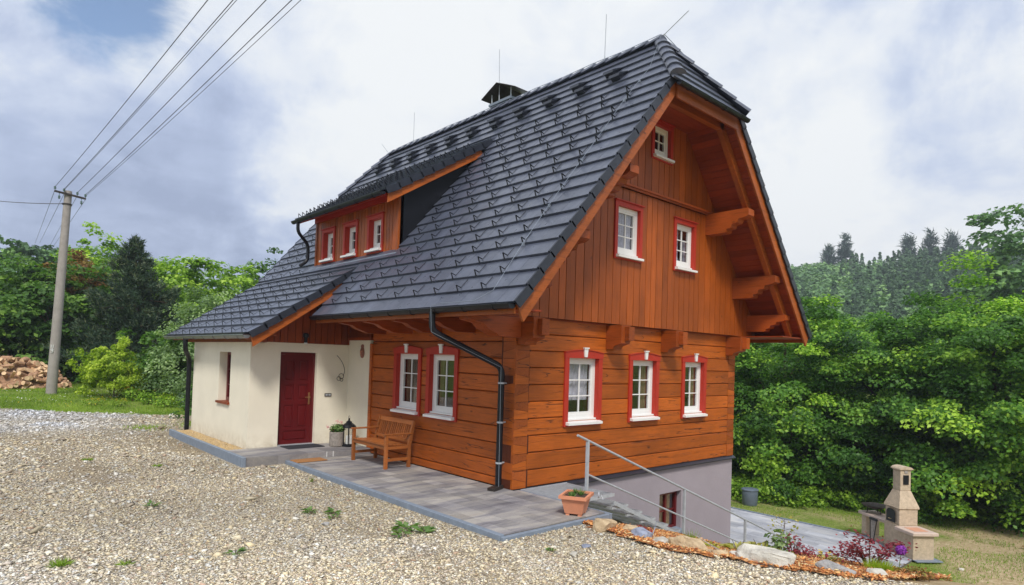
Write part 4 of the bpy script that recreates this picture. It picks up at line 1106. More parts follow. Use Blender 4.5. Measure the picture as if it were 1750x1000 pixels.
# ================================================================ PAVING
def slabs(mb, x0, x1, y0, y1, zt, th, rows, lens, along='y', gap=.004, zj=.0015):
    if along == 'y':
        x = x0
        while x < x1-.02:
            w = min(rnd.choice(rows), x1-x); w = x1-x if x1-x-w < .06 else w; y = y0-rnd.uniform(0, .4)
            while y < y1:
                l = rnd.choice(lens); a, b = max(y, y0), min(y+l, y1)
                if b-a > .03: mb.box(x+gap/2, x+w-gap/2, a+gap/2, b-gap/2, zt-th, zt+rnd.uniform(-zj, zj), 0)
                y += l
            x += w
    else:
        y = y0
        while y < y1-.02:
            w = min(rnd.choice(rows), y1-y); w = y1-y if y1-y-w < .06 else w; x = x0-rnd.uniform(0, .4)
            while x < x1:
                l = rnd.choice(lens); a, b = max(x, x0), min(x+l, x1)
                if b-a > .03: mb.box(a+gap/2, b-gap/2, y+gap/2, y+w-gap/2, zt-th, zt+rnd.uniform(-zj, zj), 0)
                x += l
            y += w
m = MB(); slabs(m, -1.80, -.012, -1.84, 4.50, 0.0, .05, (.2, .2, .3), (.3, .4, .6, .6)); slabs(m, -.008, .10, -1.84, -.06, 0.0, .05, (.11,), (.4, .6)); m.box(-1.80, .10, -1.85, -.06, -.35, -.012, 1); m.box(-1.8, -.012, -.06, 4.5, -.3, -.012, 1)
struct(m.build('paving', ['pave', 'joint']))
m = MB(); y = -1.87
while y < 4.48:
    q = min(y+1.0, 4.50); m.bbox(-1.885, -1.805, y+.002, q-.002, -.22, .008, .006); y += 1.0
m.bbox(-1.88, .10, -1.935, -1.875, -.22, -.004, .006); m.bbox(.103, .16, -1.935, -.06, -.5, -.004, .005)
struct(m.build('paving_kerb', 'kerb'))
m = MB(); slabs(m, -2.62, -.014, 4.56, 5.645, .115, .05, (.3, .36, .42), (.4, .6, .6), along='x'); m.box(-2.62, -.014, 4.56, 5.66, -.2, .10, 1)
x = -2.62
while x < -.03:
    q = min(x+.6, -.014); m.box(x+.002, q-.002, 4.515, 4.556, -.06, .108, 0); x += .6
struct(m.build('porch_step', ['pave', 'joint']))
m = MB(); y = 4.50
while y < 9.6: m.bbox(-2.70, -2.625, y+.002, min(y+1.0, 9.65)-.002, -.15, .125, .006); y += 1.0
struct(m.build('porch_kerb', 'kerb'))
m = MB(); m.box(-2.62, -2.2, 5.662, 9.62, -.1, .07); struct(m.build('gravel_bed', 'joint'))
m = MB(); slabs(m, WD+.01, 13.9, -2.3, 9.0, -2.90, .05, (.3, .4, .5), (.5, .8, .8)); m.box(WD+.01, 13.9, -2.3, 9, -3.3, -2.915, 1); m.box(2.6, WD+.005, -2.3, -.03, -3.3, -2.915, 1)
struct(m.build('patio', ['patio', 'joint']))
m = MB(); m.box(13.905, 13.98, -2.3, 9, -3.2, -2.87); struct(m.build('patio_kerb', 'kerb'))

# ================================================================ STAIRS AND RAIL
st_ = thing('metal_staircase', 'grey grating steps going down along the lilac plinth wall', 'stairs', (.16, -.6, 0))
def grating(x0, x1, y0, y1, z, nm):
    m = MB(); x = x0
    m.box(x0, x0+.008, y0, y1, z-.035, z); m.box(x1-.008, x1, y0, y1, z-.035, z); m.box(x0, x1, y0-.008, y0, z-.035, z+.001); m.box(x0, x1, y1, y1+.008, z-.035, z+.001)
    k = x0+.035
    while k < x1-.02: m.box(k-.002, k+.002, y0, y1, z-.028, z-.001); k += .033
    k = y0+.05
    while k < y1: m.box(x0, x1, k-.003, k+.003, z-.010, z-.002); k += .05
    return m.build(nm, 'galv', st_)
grating(.02, 1.08, -.46, .52, -.005, 'landing')
for i in range(16):
    grating(1.10+i*.395-.02, 1.10+i*.395+.41, -.46, .52, -.24-i*.169, 'tread')
m = MB(); m.beam((.0, -.49, -.03), (1.1, -.49, -.03), .012, .05); m.beam((1.1, -.49, -.16), (7.4, -.49, -2.89), .012, .06); m.build('stringer', 'galv', st_)
m = MB(); m.beam((.0, .555, -.10), (1.1, .555, -.10), .012, .2); m.beam((1.1, .555, -.12), (7.4, .555, -2.85), .012, .22); m.build('stringer', 'galv', st_)
rl = thing('handrail', 'galvanised steel handrail sloping down beside the grating steps', 'railing', (.56, -1.1, 0))
rs = -.3886
m = MB(); m.tube([(-.24, 0, .985), (7.86, 0, .985+rs*8.1)], .019, 10); m.build('top_rail', 'galv', rl)
m = MB(); m.tube([(.03, 0, .36), (7.3, 0, .36+rs*7.27)], .016, 10); m.build('lower_rail', 'galv', rl)
for px_ in (0, 2.74, 5.06, 7.66):
    zt = .985+rs*(px_+.24)-.015; zb = 0 if px_ == 0 else zt-1.0
    m = MB(); m.box(px_-.021, px_+.021, -.021, .021, zb-.15, zt); m.build('post', 'galv', rl)

# ================================================================ VEGETATION HELPERS
def leaf_quads(C, Nn, size, rng, aspect=.75, fold=.12, T=None):
    n = len(C); Nn = Nn/np.maximum(np.linalg.norm(Nn, axis=1, keepdims=True), 1e-6)
    T = rng.normal(size=(n, 3)) if T is None else T
    T = T-Nn*(T*Nn).sum(1, keepdims=True); T /= np.maximum(np.linalg.norm(T, axis=1, keepdims=True), 1e-6)
    B = np.cross(Nn, T); s = (size if np.ndim(size) else np.full(n, size))[:, None]
    V = np.stack([C-T*s*.5, C+B*s*aspect*.5+Nn*s*fold-T*s*.05, C+T*s*.55-Nn*s*fold*.5, C-B*s*aspect*.5+Nn*s*fold-T*s*.05], 1)
    return V.reshape(-1, 3), np.arange(n*4).reshape(n, 4)
def clump_leaves(CC, OUT, cr, per, size, rng, flat=.4, up=.9, spread=.55, ctint=None):
    """CC clump centres, OUT outward dirs, cr clump radii"""
    m = len(CC); idx = np.repeat(np.arange(m), per); n = len(idx)
    d = rng.normal(size=(n, 3)); d /= np.linalg.norm(d, axis=1, keepdims=True); rr = rng.random(n)**.45
    L = d*rr[:, None]; hr = np.hypot(L[:, 0], L[:, 1])
    L[:, 2] = L[:, 2]*flat-hr**2*.35
    C = CC[idx]+L*cr[idx][:, None]+OUT[idx]*(hr*.15*cr[idx])[:, None]
    Nn = np.array([[0, 0, up]])+OUT[idx]*.45+rng.normal(size=(n, 3))*spread+d*.35
    ct = rng.normal(.45, .17, m) if ctint is None else ctint
    t = ct[idx]+rng.normal(0, .13, n)
    s = size*rng.uniform(.65, 1.25, n)
    V, F = leaf_quads(C, Nn, s, rng); return V, F, np.clip(t, 0, 1)
def crown_points(rad, n, rng, bump=.28, freq=2.2, inner=.35, lower=-.9):
    d = rng.normal(size=(n*3, 3)); d /= np.linalg.norm(d, axis=1, keepdims=True); d = d[d[:, 2] > lower][:n]
    sd_ = rng.uniform(0, 100)
    b = np.array([noise.noise(Vector(q)*freq+Vector((sd_, 0, 0))) for q in d])
    r = (1+bump*b*1.6)*np.where(rng.random(len(d)) < inner, rng.uniform(.35, .8, len(d)), rng.uniform(.82, 1.04, len(d)))
    return d*r[:, None]*np.array(rad)[None], d
def trunk_mesh(name, root, h, r, rng, limbs=(), lean=(0, 0), mat='bark', base=-.4):
    m = MB(); pts = []; k = 7
    for i in range(k+1):
        t = i/k; pts.append((lean[0]*t+.06*h*.15*math.sin(t*5+h), lean[1]*t+.05*h*.12*math.cos(t*4), base+(h-base)*t))
    m.tube(pts, [r*(1-.72*i/k)*(1.3 if i == 0 else 1) for i in range(k+1)], 9)
    for (t0, e) in limbs:
        i = min(int(t0*k), k-1); f = t0*k-i; s = Vector(pts[i]).lerp(Vector(pts[i+1]), f); e = Vector(e)
        mid = s.lerp(e, .5)+Vector((0, 0, -.06*(e-s).length)); rr = r*.42*(1-t0*.5)
        m.tube([s, s.lerp(mid, .5)+Vector((0, 0, .02)), mid, mid.lerp(e, .5)+Vector((0, 0, .03)), e], [rr, rr*.8, rr*.6, rr*.4, rr*.16], 6)
    return m.build(name, mat, root, smooth=True)
def broad(name, label, x, y, top, radx, crown_h, leafmat, size, nclump, per, cr, seed, group=None, zc=None, base=None, bump=.28, flat=.4, rady=None, cat='tree', lean=(0, 0), mat='bark', inner=.22, up=.9, trunk_r=None, lower=-.9, tintc=.45):
    rng = np.random.default_rng(seed); z0 = gh(x, y) if base is None else base; H = top-z0
    t = thing(name, label, cat, (x, y, z0), 0, group); cz = H-crown_h/2
    rady = rady or radx; CC, OUT = crown_points((radx, rady, crown_h/2), nclump, rng, bump, lower=lower, inner=inner)
    ct = rng.normal(tintc+.05, .21, len(CC)) 
    V, F, tt = clump_leaves(CC, OUT, cr*rng.uniform(.6, 1.25, len(CC)), per, size, rng, flat, up, ctint=ct)
    V = V+np.array([lean[0]*.8, lean[1]*.8, cz])
    npmesh('crown', V, F, leafmat, tt, parent=t)
    limbs = []
    pick = rng.choice(len(CC), min(14, len(CC)), replace=False)
    for q in pick:
        p = CC[q]*.82+np.array([lean[0]*.8, lean[1]*.8, cz]); limbs.append((float(np.clip((p[2]/H)-.22, .15, .85)), p))
    trunk_mesh('trunk', t, H*.82, trunk_r or max(.05, .022*H), rng, limbs, lean, mat)
    return t
def spikes(C, D_, length, width, rng):
    """thin blades from C along D_"""
    n = len(C); D_ = D_/np.linalg.norm(D_, axis=1, keepdims=True); S_ = np.cross(D_, rng.normal(size=(n, 3))); S_ /= np.linalg.norm(S_, axis=1, keepdims=True)
    l = length*rng.uniform(.7, 1.2, n); w = width
    V = np.stack([C-S_*w/2, C+S_*w/2, C+D_*l[:, None]], 1).reshape(-1, 3); return V, np.arange(n*3).reshape(n, 3)
def conifer(name, label, x, y, top, rad, seed, tufts=1500, per=14, ln=.24, wd=.03, group=None, base=None, lowest=.08, droop=-.1, mat='lpine', lean=(0, 0), power=.9, trunkmat='bark'):
    rng = np.random.default_rng(seed); z0 = gh(x, y) if base is None else base; H = top-z0
    t = thing(name, label, 'tree', (x, y, z0), 0, group)
    nb = max(20, int(tufts/(60 if power == .9 else 22))); CC = []; OUT = []; limbs = []
    for b in range(nb):
        u = lowest+(1-lowest)*(b+rng.random())/nb; a = b*2.4+rng.normal(0, .3); R_ = rad*((1-u)/(1-lowest))**power*rng.uniform(.72, 1.18)+.08
        if rng.random() < .05: R_ *= .5
        dirv = np.array([math.cos(a), math.sin(a), 0]); k = max(2, int((60 if power == .9 else 22)*(R_/rad)+2)); s = rng.random(k)**.6
        side = np.array([-dirv[1], dirv[0], 0]); lat = rng.normal(0, .17, k)*R_*(1.1-s*.4)
        z = H*u+R_*(droop*s+.30*s**3)+rng.normal(0, .05, k)*R_
        CC.append(dirv[None]*(s*R_)[:, None]+side[None]*lat[:, None]+np.array([[0, 0, 1]])*z[:, None]); OUT.append(np.repeat((dirv*.7+np.array([0, 0, .75]))[None], k, 0)+side[None]*(lat/R_)[:, None]*1.5)
        limbs.append((u, tuple(dirv*R_*.8+np.array([0, 0, H*u+R_*droop*.6]))))
    CC = np.concatenate(CC); OUT = np.concatenate(OUT); m_ = len(CC)
    idx = np.repeat(np.arange(m_), per); d = OUT[idx]+rng.normal(size=(len(idx), 3))*.65
    V, F = spikes(CC[idx]+rng.normal(size=(len(idx), 3))*ln*.35, d, ln, wd, rng)
    V[:, 0] += lean[0]*V[:, 2]/H; V[:, 1] += lean[1]*V[:, 2]/H
    ct = rng.normal(.35, .18, m_); tn = ct[idx]+rng.normal(0, .1, len(idx)); tn[rng.random(len(idx)) < .10] += .55; npmesh('crown', V, F, mat, tn, parent=t)
    m = MB(); m.tube([(lean[0]*i/6, lean[1]*i/6, -.4+(H+.3)*i/6) for i in range(7)], [max(.02, .022*H*(1-i/6.2)) for i in range(7)], 8)
    for u, e in limbs[::2]: m.tube([(lean[0]*u, lean[1]*u, H*u), (e[0]+lean[0]*u, e[1]+lean[1]*u, e[2])], [.012*H*(1-u)+.01, .01], 5)
    m.build('trunk', trunkmat, t, smooth=True); return t

# ================================================================ TREES
GR = 'maples at the wood edge behind the patio'
A = broad
A('maple_tree', 'broad bushy maple right behind the house corner and grey barrel', 20.6, 4.9, 4.9, 3.7, 8.6, 'maple', .14, 250, 290, .84, 1, GR, bump=.40)
A('maple_tree', 'darker maple in the middle behind the stone grill chimney', 22.6, 1.4, 4.8, 3.6, 8.6, 'maple2', .14, 240, 280, .84, 2, GR, bump=.40)
A('maple_tree', 'tallest maple at the right edge with light green leaf sprays', 22.4, -2.2, 5.0, 4.1, 8.6, 'maple', .145, 290, 300, .92, 3, GR, bump=.40)
A('maple_tree', 'maple cut by the right edge of the photo beyond the soil mound', 22.9, -5.6, 5.0, 4.0, 8.5, 'maple', .145, 240, 280, .92, 4, GR, bump=.40)
A('maple_tree', 'maple in the second row seen above the two nearer maples', 27.4, 5.4, 5.0, 3.8, 8.2, 'maple', .155, 230, 170, .82, 5, GR)
A('maple_tree', 'maple in the second row beside the tallest right hand maple', 28.3, .6, 5.3, 3.8, 8.4, 'maple', .155, 230, 170, .82, 6, GR)
A('maple_tree', 'low maple directly against the right house wall', 19.4, 8.4, 3.9, 3.1, 7.6, 'maple2', .17, 230, 130, .7, 7, GR)
A('maple_tree', 'maple behind the gap left of the second row', 26.5, 10.5, 4.8, 3.6, 9, 'maple', .24, 160, 60, .8, 8, GR)
GL = 'trees beyond the lawn on the left'
A('chestnut_tree', 'big dark green tree behind the woodpile and concrete pole', -3.0, 30.9, 6.0, 3.4, 6.3, 'ldark', .22, 300, 90, .7, 21, GL, lower=-1)
A('chestnut_tree', 'dark leafy tree cut by the left edge of the photo', -7.6, 29.4, 5.3, 2.6, 5.4, 'ldark', .21, 180, 80, .7, 22, GL)
A('leafy_tree', 'pale green tree peeking above the dark pine', -.1, 36.5, 8.8, 2.3, 6.5, 'llight', .22, 150, 50, .6, 23, GL, bump=.4)
A('leafy_tree', 'rusty brown leaved tree left of the dark pine top', -2.0, 33.5, 7.2, 1.6, 4.5, 'lrust', .2, 110, 60, .5, 24, GL)
A('leafy_tree', 'light green tree just right of the dark pine', 2.4, 30.5, 6.9, 3.1, 7.5, 'llight', .22, 260, 80, .7, 25, GL)
A('leafy_tree', 'light green tree in the middle of the row left of the roof', 5.5, 32.2, 7.0, 3.2, 8, 'llight', .22, 240, 75, .7, 26, GL)
A('leafy_tree', 'thin airy tree showing just over the porch roof edge', 8.6, 33.8, 7.7, 3.2, 8, 'ldark', .22, 200, 60, .7, 27, GL, bump=.45)
A('leafy_tree', 'green tree behind the dormer end of the roof', 12.5, 33, 6.5, 3.4, 8, 'ldark', .22, 160, 60, .7, 28, GL)
A('willow_bush', 'grey green willow bush beside the porch downpipe', 1.2, 17.6, 4.4, 2.35, 6.2, 'lwillow', .10, 330, 150, .50, 29, cat='tree', flat=.6, lower=-1)
A('elder_bush', 'dark elder bush low between pine and willow', -.1, 19.4, 2.4, 1.5, 3.4, 'ldark', .13, 120, 90, .45, 30, cat='bush', lower=-1)
A('elder_bush', 'dark shady bush at the foot of the willow', .6, 15.4, 1.4, 1.3, 2.6, 'ldark', .13, 100, 90, .45, 31, cat='bush', lower=-1)
conifer('pine_tree', 'dark cone shaped pine behind the yellow green shrub', .0, 26.3, 7.3, 3.25, 32, tufts=5600, per=15, ln=.22, wd=.05, lowest=.10, lean=(-.4, .2), base=-.1)
A('round_tree', 'far rounded tree on the hill at the left edge', -1.8, 72, 12.3, 5.6, 11, 'lfar', .55, 260, 70, 1.3, 33)
A('round_tree', 'far round tree behind the pole', 4.4, 82, 12.6, 4.8, 9, 'lfar', .55, 200, 60, 1.3, 34)
A('round_tree', 'far tree behind the rusty leaved tree', 10, 78, 12.0, 5.0, 9, 'lfar', .55, 160, 60, 1.3, 35)
A('round_tree', 'far hillside tree beyond the left edge tree', -12, 74, 12.5, 6, 10, 'lfar', .55, 160, 60, 1.3, 36)
A('ash_tree', 'tall hazy feathery tree high at the right edge', 63, 2.2, 16.0, 4.6, 13, 'lfar', .5, 190, 55, 1.2, 37, bump=.5, trunk_r=.3)
GC = 'conifers standing out on the hilltop'
for (x, y, top, rad, lab, sd_) in ((221, 80.5, 45.0, 3.6, 'leftmost hilltop conifer, nearest to the roof edge', 41), (223, 75.8, 48.5, 3.4, 'thin pointed hilltop conifer, second from the left', 42),
        (234, 59.6, 48.2, 4.2, 'hilltop conifer with broken ragged crown in the middle of the ridge', 43), (235.5, 53.5, 49, 4.6, 'hilltop conifer, fullest of the ridge group', 44), (237, 48.3, 48.3, 4.3, 'hilltop conifer at the right end of the ridge', 45)):
    conifer('conifer_tree', lab, x, y, top, rad, sd_, tufts=620, per=9, ln=1.7, wd=.34, group=GC, mat='lfarcon', lowest=.1, power=.75, trunkmat='bark_far')
# far forest on the hillside as one mass
rng = np.random.default_rng(5); VS = []; FS = []; TS = []; nf = 0
az = R(1)+R(26)*rng.random(1300); D_r = 135+150*rng.random(1300)**.8; tx = CAM.x+D_r*np.cos(az); ty = CAM.y+D_r*np.sin(az)
tz = ground_h(tx, ty)
for i in range(len(tx)):
    con = vnoise(tx[i], ty[i], .02, 3)+rng.normal(0, .14) > .60; H = rng.uniform(11, 16)*(1.1 if con else .9)
    k = 190
    if con:
        u = rng.random(k)**.75; a = rng.uniform(0, 6.28, k); rr = (1-u)*rng.uniform(2.0, 3.0)+.2
        C = np.stack([np.cos(a)*rr, np.sin(a)*rr, H*u], 1); s = rng.uniform(.55, 1.1, k); Nn = np.stack([np.cos(a), np.sin(a), np.full(k, .8)], 1)+rng.normal(size=(k, 3))*.3; tt = rng.normal(.15, .08, k)
    else:
        d = rng.normal(size=(k, 3)); d /= np.linalg.norm(d, axis=1, keepdims=True); rad = rng.uniform(3.0, 4.6)
        C = d*np.array([rad, rad, H*.33])*rng.uniform(.75, 1.05, (k, 1))+np.array([0, 0, H*.66]); s = rng.uniform(.6, 1.25, k); Nn = d+np.array([0, 0, .6])+rng.normal(size=(k, 3))*.4; tt = rng.normal(rng.choice([.3, .5, .7, .85]), .12, k)
    Vv, Ff = leaf_quads(C+np.array([tx[i], ty[i], tz[i]]), Nn, s, rng, .85); VS.append(Vv); FS.append(Ff+nf); nf += len(Vv); TS.append(tt)
o = npmesh('hillside_forest', np.concatenate(VS), np.concatenate(FS), 'lfar', np.concatenate(TS)); tag(o, 'hazy mixed forest covering the far hillside', 'forest', kind='stuff')
# undergrowth under the maples, ravine side and hedge line
def undergrowth(name, label, pts, r, hgt, n, size, mat, seed, per=26):
    rng = np.random.default_rng(seed); P = np.array([pts[i] for i in rng.integers(0, len(pts), n)], float)+rng.normal(size=(n, 2))*r
    C = np.stack([P[:, 0], P[:, 1], ground_h(P[:, 0], P[:, 1])+rng.random(n)*hgt], 1)
    V, F, t = clump_leaves(C, np.zeros((n, 3)), np.full(n, .28), per, size, rng, .6); o = npmesh(name, V, F, mat, t); return tag(o, label, 'undergrowth', kind='stuff')
undergrowth('undergrowth', 'green nettles and shrubs under the maples at the meadow edge', [(16.6+.42*i, 5.2-.42*i) for i in range(15)]+[(18.2+.4*i, 5.8-.45*i) for i in range(14)]+[(22.6, -1-.6*i) for i in range(12)], .6, .7, 2200, .13, 'llight', 51)
undergrowth('undergrowth', 'dark ground cover on the shady slope left of the porch', [(-.2+.25*i, 13.8+.2*i) for i in range(10)]+[(.5+.3*i, 12.5+.9*i) for i in range(9)], .5, .35, 700, .12, 'ldark', 52)
undergrowth('undergrowth', 'dark hedge understory behind the woodpile', [(-9+1.1*i, 29.0+.1*i) for i in range(16)], .6, 1.2, 700, .2, 'ldark', 53)
undergrowth('undergrowth', 'shady thicket between the left trees', [(1+1.3*i, 22.0+.9*i) for i in range(12)], 1.2, 2.6, 1500, .2, 'ldark', 54)
undergrowth('undergrowth', 'dark woodland thicket behind the right maples', [(22+.4*i, 9-1.2*i) for i in range(14)], 1.2, 3.4, 1500, .24, 'maple2', 55)

# grass blades --------------------------------------------------------------
def blades(name, label, n, region, hgt, seed, dens=None, mat='lgrass', kind='stuff', wd=.012):
    rng = np.random.default_rng(seed); x0, x1, y0, y1 = region; x = rng.uniform(x0, x1, n); y = rng.uniform(y0, y1, n)
    if dens is not None: k = rng.random(n) < dens(x, y); x, y = x[k], y[k]
    C = np.stack([x, y, ground_h(x, y)-.005], 1); D_ = np.stack([rng.normal(0, .35, len(x)), rng.normal(0, .35, len(x)), np.ones(len(x))], 1)
    dist = np.hypot(x-CAM.x, y-CAM.y); V, F = spikes(C, D_, hgt, wd, rng)
    t = np.clip(.45+.5*(vnoise(x, y, .8, 7)-.5)+rng.normal(0, .15, len(x)), 0, 1)
    o = npmesh(name, V, F, mat, t); return tag(o, label, 'grass', kind=kind)
blades('lawn_grass', 'short green lawn grass between gravel yard and woodpile', 110000, (-14, 2.5, 12.8, 30), .09, 61, lambda x, y: (~gravel_in(x, y)*(.3+.7*(vnoise(x, y, .7, 21) > .25))).astype(float), wd=.02)
blades('meadow_grass', 'patchy green grass on the earthy ground beyond the patio', 100000, (8, 24, -9, 7), .065, 62, lambda x, y: ((x > 14.05) | (y < -2.4))*(.75*(vnoise(x, y, .7, 22) > .5)+.10)*(1-.55*sstep(-3.5, -6.5, y)), wd=.017)
blades('verge_grass', 'thin grass tufts on the edge of the gravel yard', 60000, (-6, -1, 9.9, 17.5), .10, 63, lambda x, y: .9*(np.exp(-((x+2.9)**2/.10+(y-11.0)**2/.12))+np.exp(-((x+1.6)**2/.14+(y-11.2)**2/.3))+.5*(np.abs(y-(17.3-.88*(x+5.5))) < .35)), wd=.02)

def daisies(name, label, n, region, mat, seed, s_, zlift):
    rng = np.random.default_rng(seed); x0, x1, y0, y1 = region; x = rng.uniform(x0, x1, n); y = rng.uniform(y0, y1, n); k = vnoise(x, y, .8, 55) > .45; x, y = x[k], y[k]
    C = np.stack([x, y, ground_h(x, y)+zlift], 1); V, F = leaf_quads(C, np.array([[0, 0, 1.]])+rng.normal(size=C.shape)*.3, s_*rng.uniform(.7, 1.3, len(C)), rng, 1.0, .05)
    tag(npmesh(name, V, F, mat, np.full(len(C), .5)), label, 'flowers', kind='stuff')
daisies('daisies', 'tiny white daisies dotted over the lawn around the pole', 900, (-9, -.8, 18.3, 23), 'fl_white', 91, .035, .11)
daisies('dandelions', 'small yellow flowers dotted over the lawn edge', 260, (-9, -1.5, 16.6, 24), 'fl_yellow', 92, .035, .11)
# ================================================================ SMALL PLANTS
def clump_plant(name, label, x, y, h, r, mat, seed, n=260, size=.07, flowers=None, cat='plant', group=None, z=None, style='leaf', lightstem=False):
    rng = np.random.default_rng(seed); z0 = gh(x, y)+.01 if z is None else z; t = thing(name, label, cat, (x, y, z0), 0, group)
    if style == 'leaf':
        d = rng.normal(size=(n, 3)); d /= np.linalg.norm(d, axis=1, keepdims=True); rr = rng.random(n)**.4
        C = d*rr[:, None]*np.array([r, r, h*.5])+np.array([0, 0, h*.52]); Nn = d*.5+np.array([0, 0, .8])+rng.normal(size=(n, 3))*.4
        V, F = leaf_quads(C, Nn, size*rng.uniform(.6, 1.2, n), rng)
    elif style == 'blade':
        a = rng.uniform(0, 6.28, n); rr = r*.35*rng.random(n); C = np.stack([np.cos(a)*rr, np.sin(a)*rr, np.zeros(n)], 1)
        V, F = spikes(C, np.stack([np.cos(a)*r/h*rng.random(n), np.sin(a)*r/h*rng.random(n), np.ones(n)], 1), h, size, rng)
    elif style == 'rosette':
        a = rng.uniform(0, 6.28, n); el = rng.uniform(.05, .5, n); D_ = np.stack([np.cos(a)*np.cos(el), np.sin(a)*np.cos(el), np.sin(el)], 1)
        C = D_*r*rng.uniform(.35, .75, (n, 1)); Nn = np.stack([-np.cos(a)*np.sin(el), -np.sin(a)*np.sin(el), np.cos(el)], 1)+rng.normal(size=(n, 3))*.2
        V, F = leaf_quads(C+np.array([0, 0, h*.15]), Nn, size*rng.uniform(.7, 1.2, n), rng, .5, T=D_)
    npmesh('foliage', V, F, mat, np.clip(rng.normal(.5, .22, n), 0, 1), parent=t)
    m = MB()
    for i in range(5 if style == 'leaf' else 2):
        a = i*1.3; m.tube([(0, 0, -.03), (math.cos(a)*r*.25, math.sin(a)*r*.25, h*.35), (math.cos(a)*r*.5, math.sin(a)*r*.5, h*.7)], [.008, .006, .003], 5)
    m.build('stem', 'bark' if not lightstem else 'galv', t)
    if flowers:
        fm, k, s = flowers
        for i in range(k):
            mm = MB(); a = rng.uniform(0, 6.28); q = r*math.sqrt(rng.random())*.95; c = Vector((math.cos(a)*q, math.sin(a)*q, h*rng.uniform(.8, 1.08)))
            for j in range(6):
                b = j*math.pi/3+a; mm._add([c, c+Vector((math.cos(b-.4)*s*.6, math.sin(b-.4)*s*.6, s*.15)), c+Vector((math.cos(b)*s, math.sin(b)*s, s*.05)), c+Vector((math.cos(b+.4)*s*.6, math.sin(b+.4)*s*.6, s*.15))], [(0, 1, 2, 3)])
            mm.build('flower', fm, t)
    return t
CP = clump_plant
def at(x, y): return x, y
A('yellow_shrub', 'bright yellow green shrub in front of the woodpile', -2.05, 20.4, 2.02, 1.02, 1.66, 'lshrub', .085, 180, 80, .19, 71, cat='shrub', bump=.8, flat=.8, lower=-.8, trunk_r=.03, up=.5)
CP('perennial_plant', 'green flowering plant with orange blooms under the yellow shrub', -1.75, 18.6, .50, .35, 'llight', 72, 260, .08, ('fl_orange', 5, .05), group='flower bed plants')
CP('perennial_plant', 'lily clump with one orange bloom in the left flower bed', -1.55, 17.3, .50, .4, 'llight', 73, 260, .09, ('fl_orange', 4, .05), group='flower bed plants')
CP('perennial_plant', 'yellow green plant mound beside the silvery bush', -1.0, 16.8, .42, .45, 'lshrub', 74, 300, .08, group='flower bed plants')
CP('perennial_plant', 'low plant full of yellow flowers at the lawn edge', -3.1, 17.6, .22, .42, 'lgrass', 75, 240, .06, ('fl_yellow', 22, .04), group='flower bed plants')
CP('perennial_plant', 'low plant of yellow flowers right of its twin', -2.45, 17.0, .22, .3, 'lgrass', 76, 200, .06, ('fl_yellow', 14, .04), group='flower bed plants')
CP('perennial_plant', 'green leafy perennial in the centre of the left flower bed', -1.3, 15.9, .40, .45, 'llight', 78, 320, .08, group='flower bed plants')
CP('silver_bush', 'silvery green lavender bush at the end of the flower bed', -.45, 16.0, .62, .55, 'lsilver', 77, 700, .06, cat='bush')
# weeds on the gravel
GWd = 'weeds growing through the gravel'
for (nm, lab, x, y, h, r, n, s, st, mt, sd_) in (
    ('weed', 'largest broad leaved weed near the pavement edge', -2.52, -.85, .07, .20, 22, .13, 'rosette', 'lweed', 81),
    ('weed', 'broad leaved weed just right of the largest one', -2.42, -1.08, .06, .17, 16, .12, 'rosette', 'lweed', 82),
    ('weed', 'flat weed patch below the largest broad leaved weed', -2.72, -1.05, .05, .15, 12, .11, 'rosette', 'lweed', 83),
    ('weed', 'small broad weed halfway between the large weed and doormat', -2.88, .42, .06, .13, 14, .10, 'rosette', 'lweed', 84),
    ('weed', 'small dark weed left of the halfway weed', -3.12, .62, .06, .13, 12, .10, 'rosette', 'lweed', 85),
    ('weed', 'tiny weed leaning over stones below the halfway weed', -3.0, .20, .05, .12, 10, .08, 'rosette', 'lweed', 86),
    ('weed', 'yellowish grass tuft low at the left of the gravel', -5.98, -.28, .07, .24, 150, .010, 'blade', 'lgrass', 87),
    ('weed', 'thin grass tuft right of the yellowish tuft', -5.5, -.55, .05, .20, 90, .009, 'blade', 'lgrass', 88),
    ('weed', 'small green weed in the middle of the gravel yard', -4.75, 1.9, .05, .13, 14, .08, 'rosette', 'lweed', 89),
    ('weed', 'small grass tuft on the gravel level with the porch kerb', -3.95, 5.15, .06, .16, 90, .012, 'blade', 'lgrass', 90),
    ('weed', 'pale grass tuft on the far left gravel', -4.85, 6.3, .07, .22, 90, .012, 'blade', 'lgrass', 91),
    ('weed', 'single upright weed beside the pavement kerb', -2.2, 2.6, .10, .05, 14, .012, 'blade', 'lgrass', 92),
    ('weed', 'dark weed in the lower middle of the gravel', -4.55, -.75, .05, .12, 12, .08, 'rosette', 'lweed', 93),
    ('weed', 'small weed beside bluish stones near the rock border', -1.75, -2.6, .05, .08, 9, .06, 'rosette', 'lweed', 94)):
    CP(nm, lab, x, y, h, r, mt, sd_, n, s, style=st, group=GWd, cat='weed', z=gh(x, y)+.035)
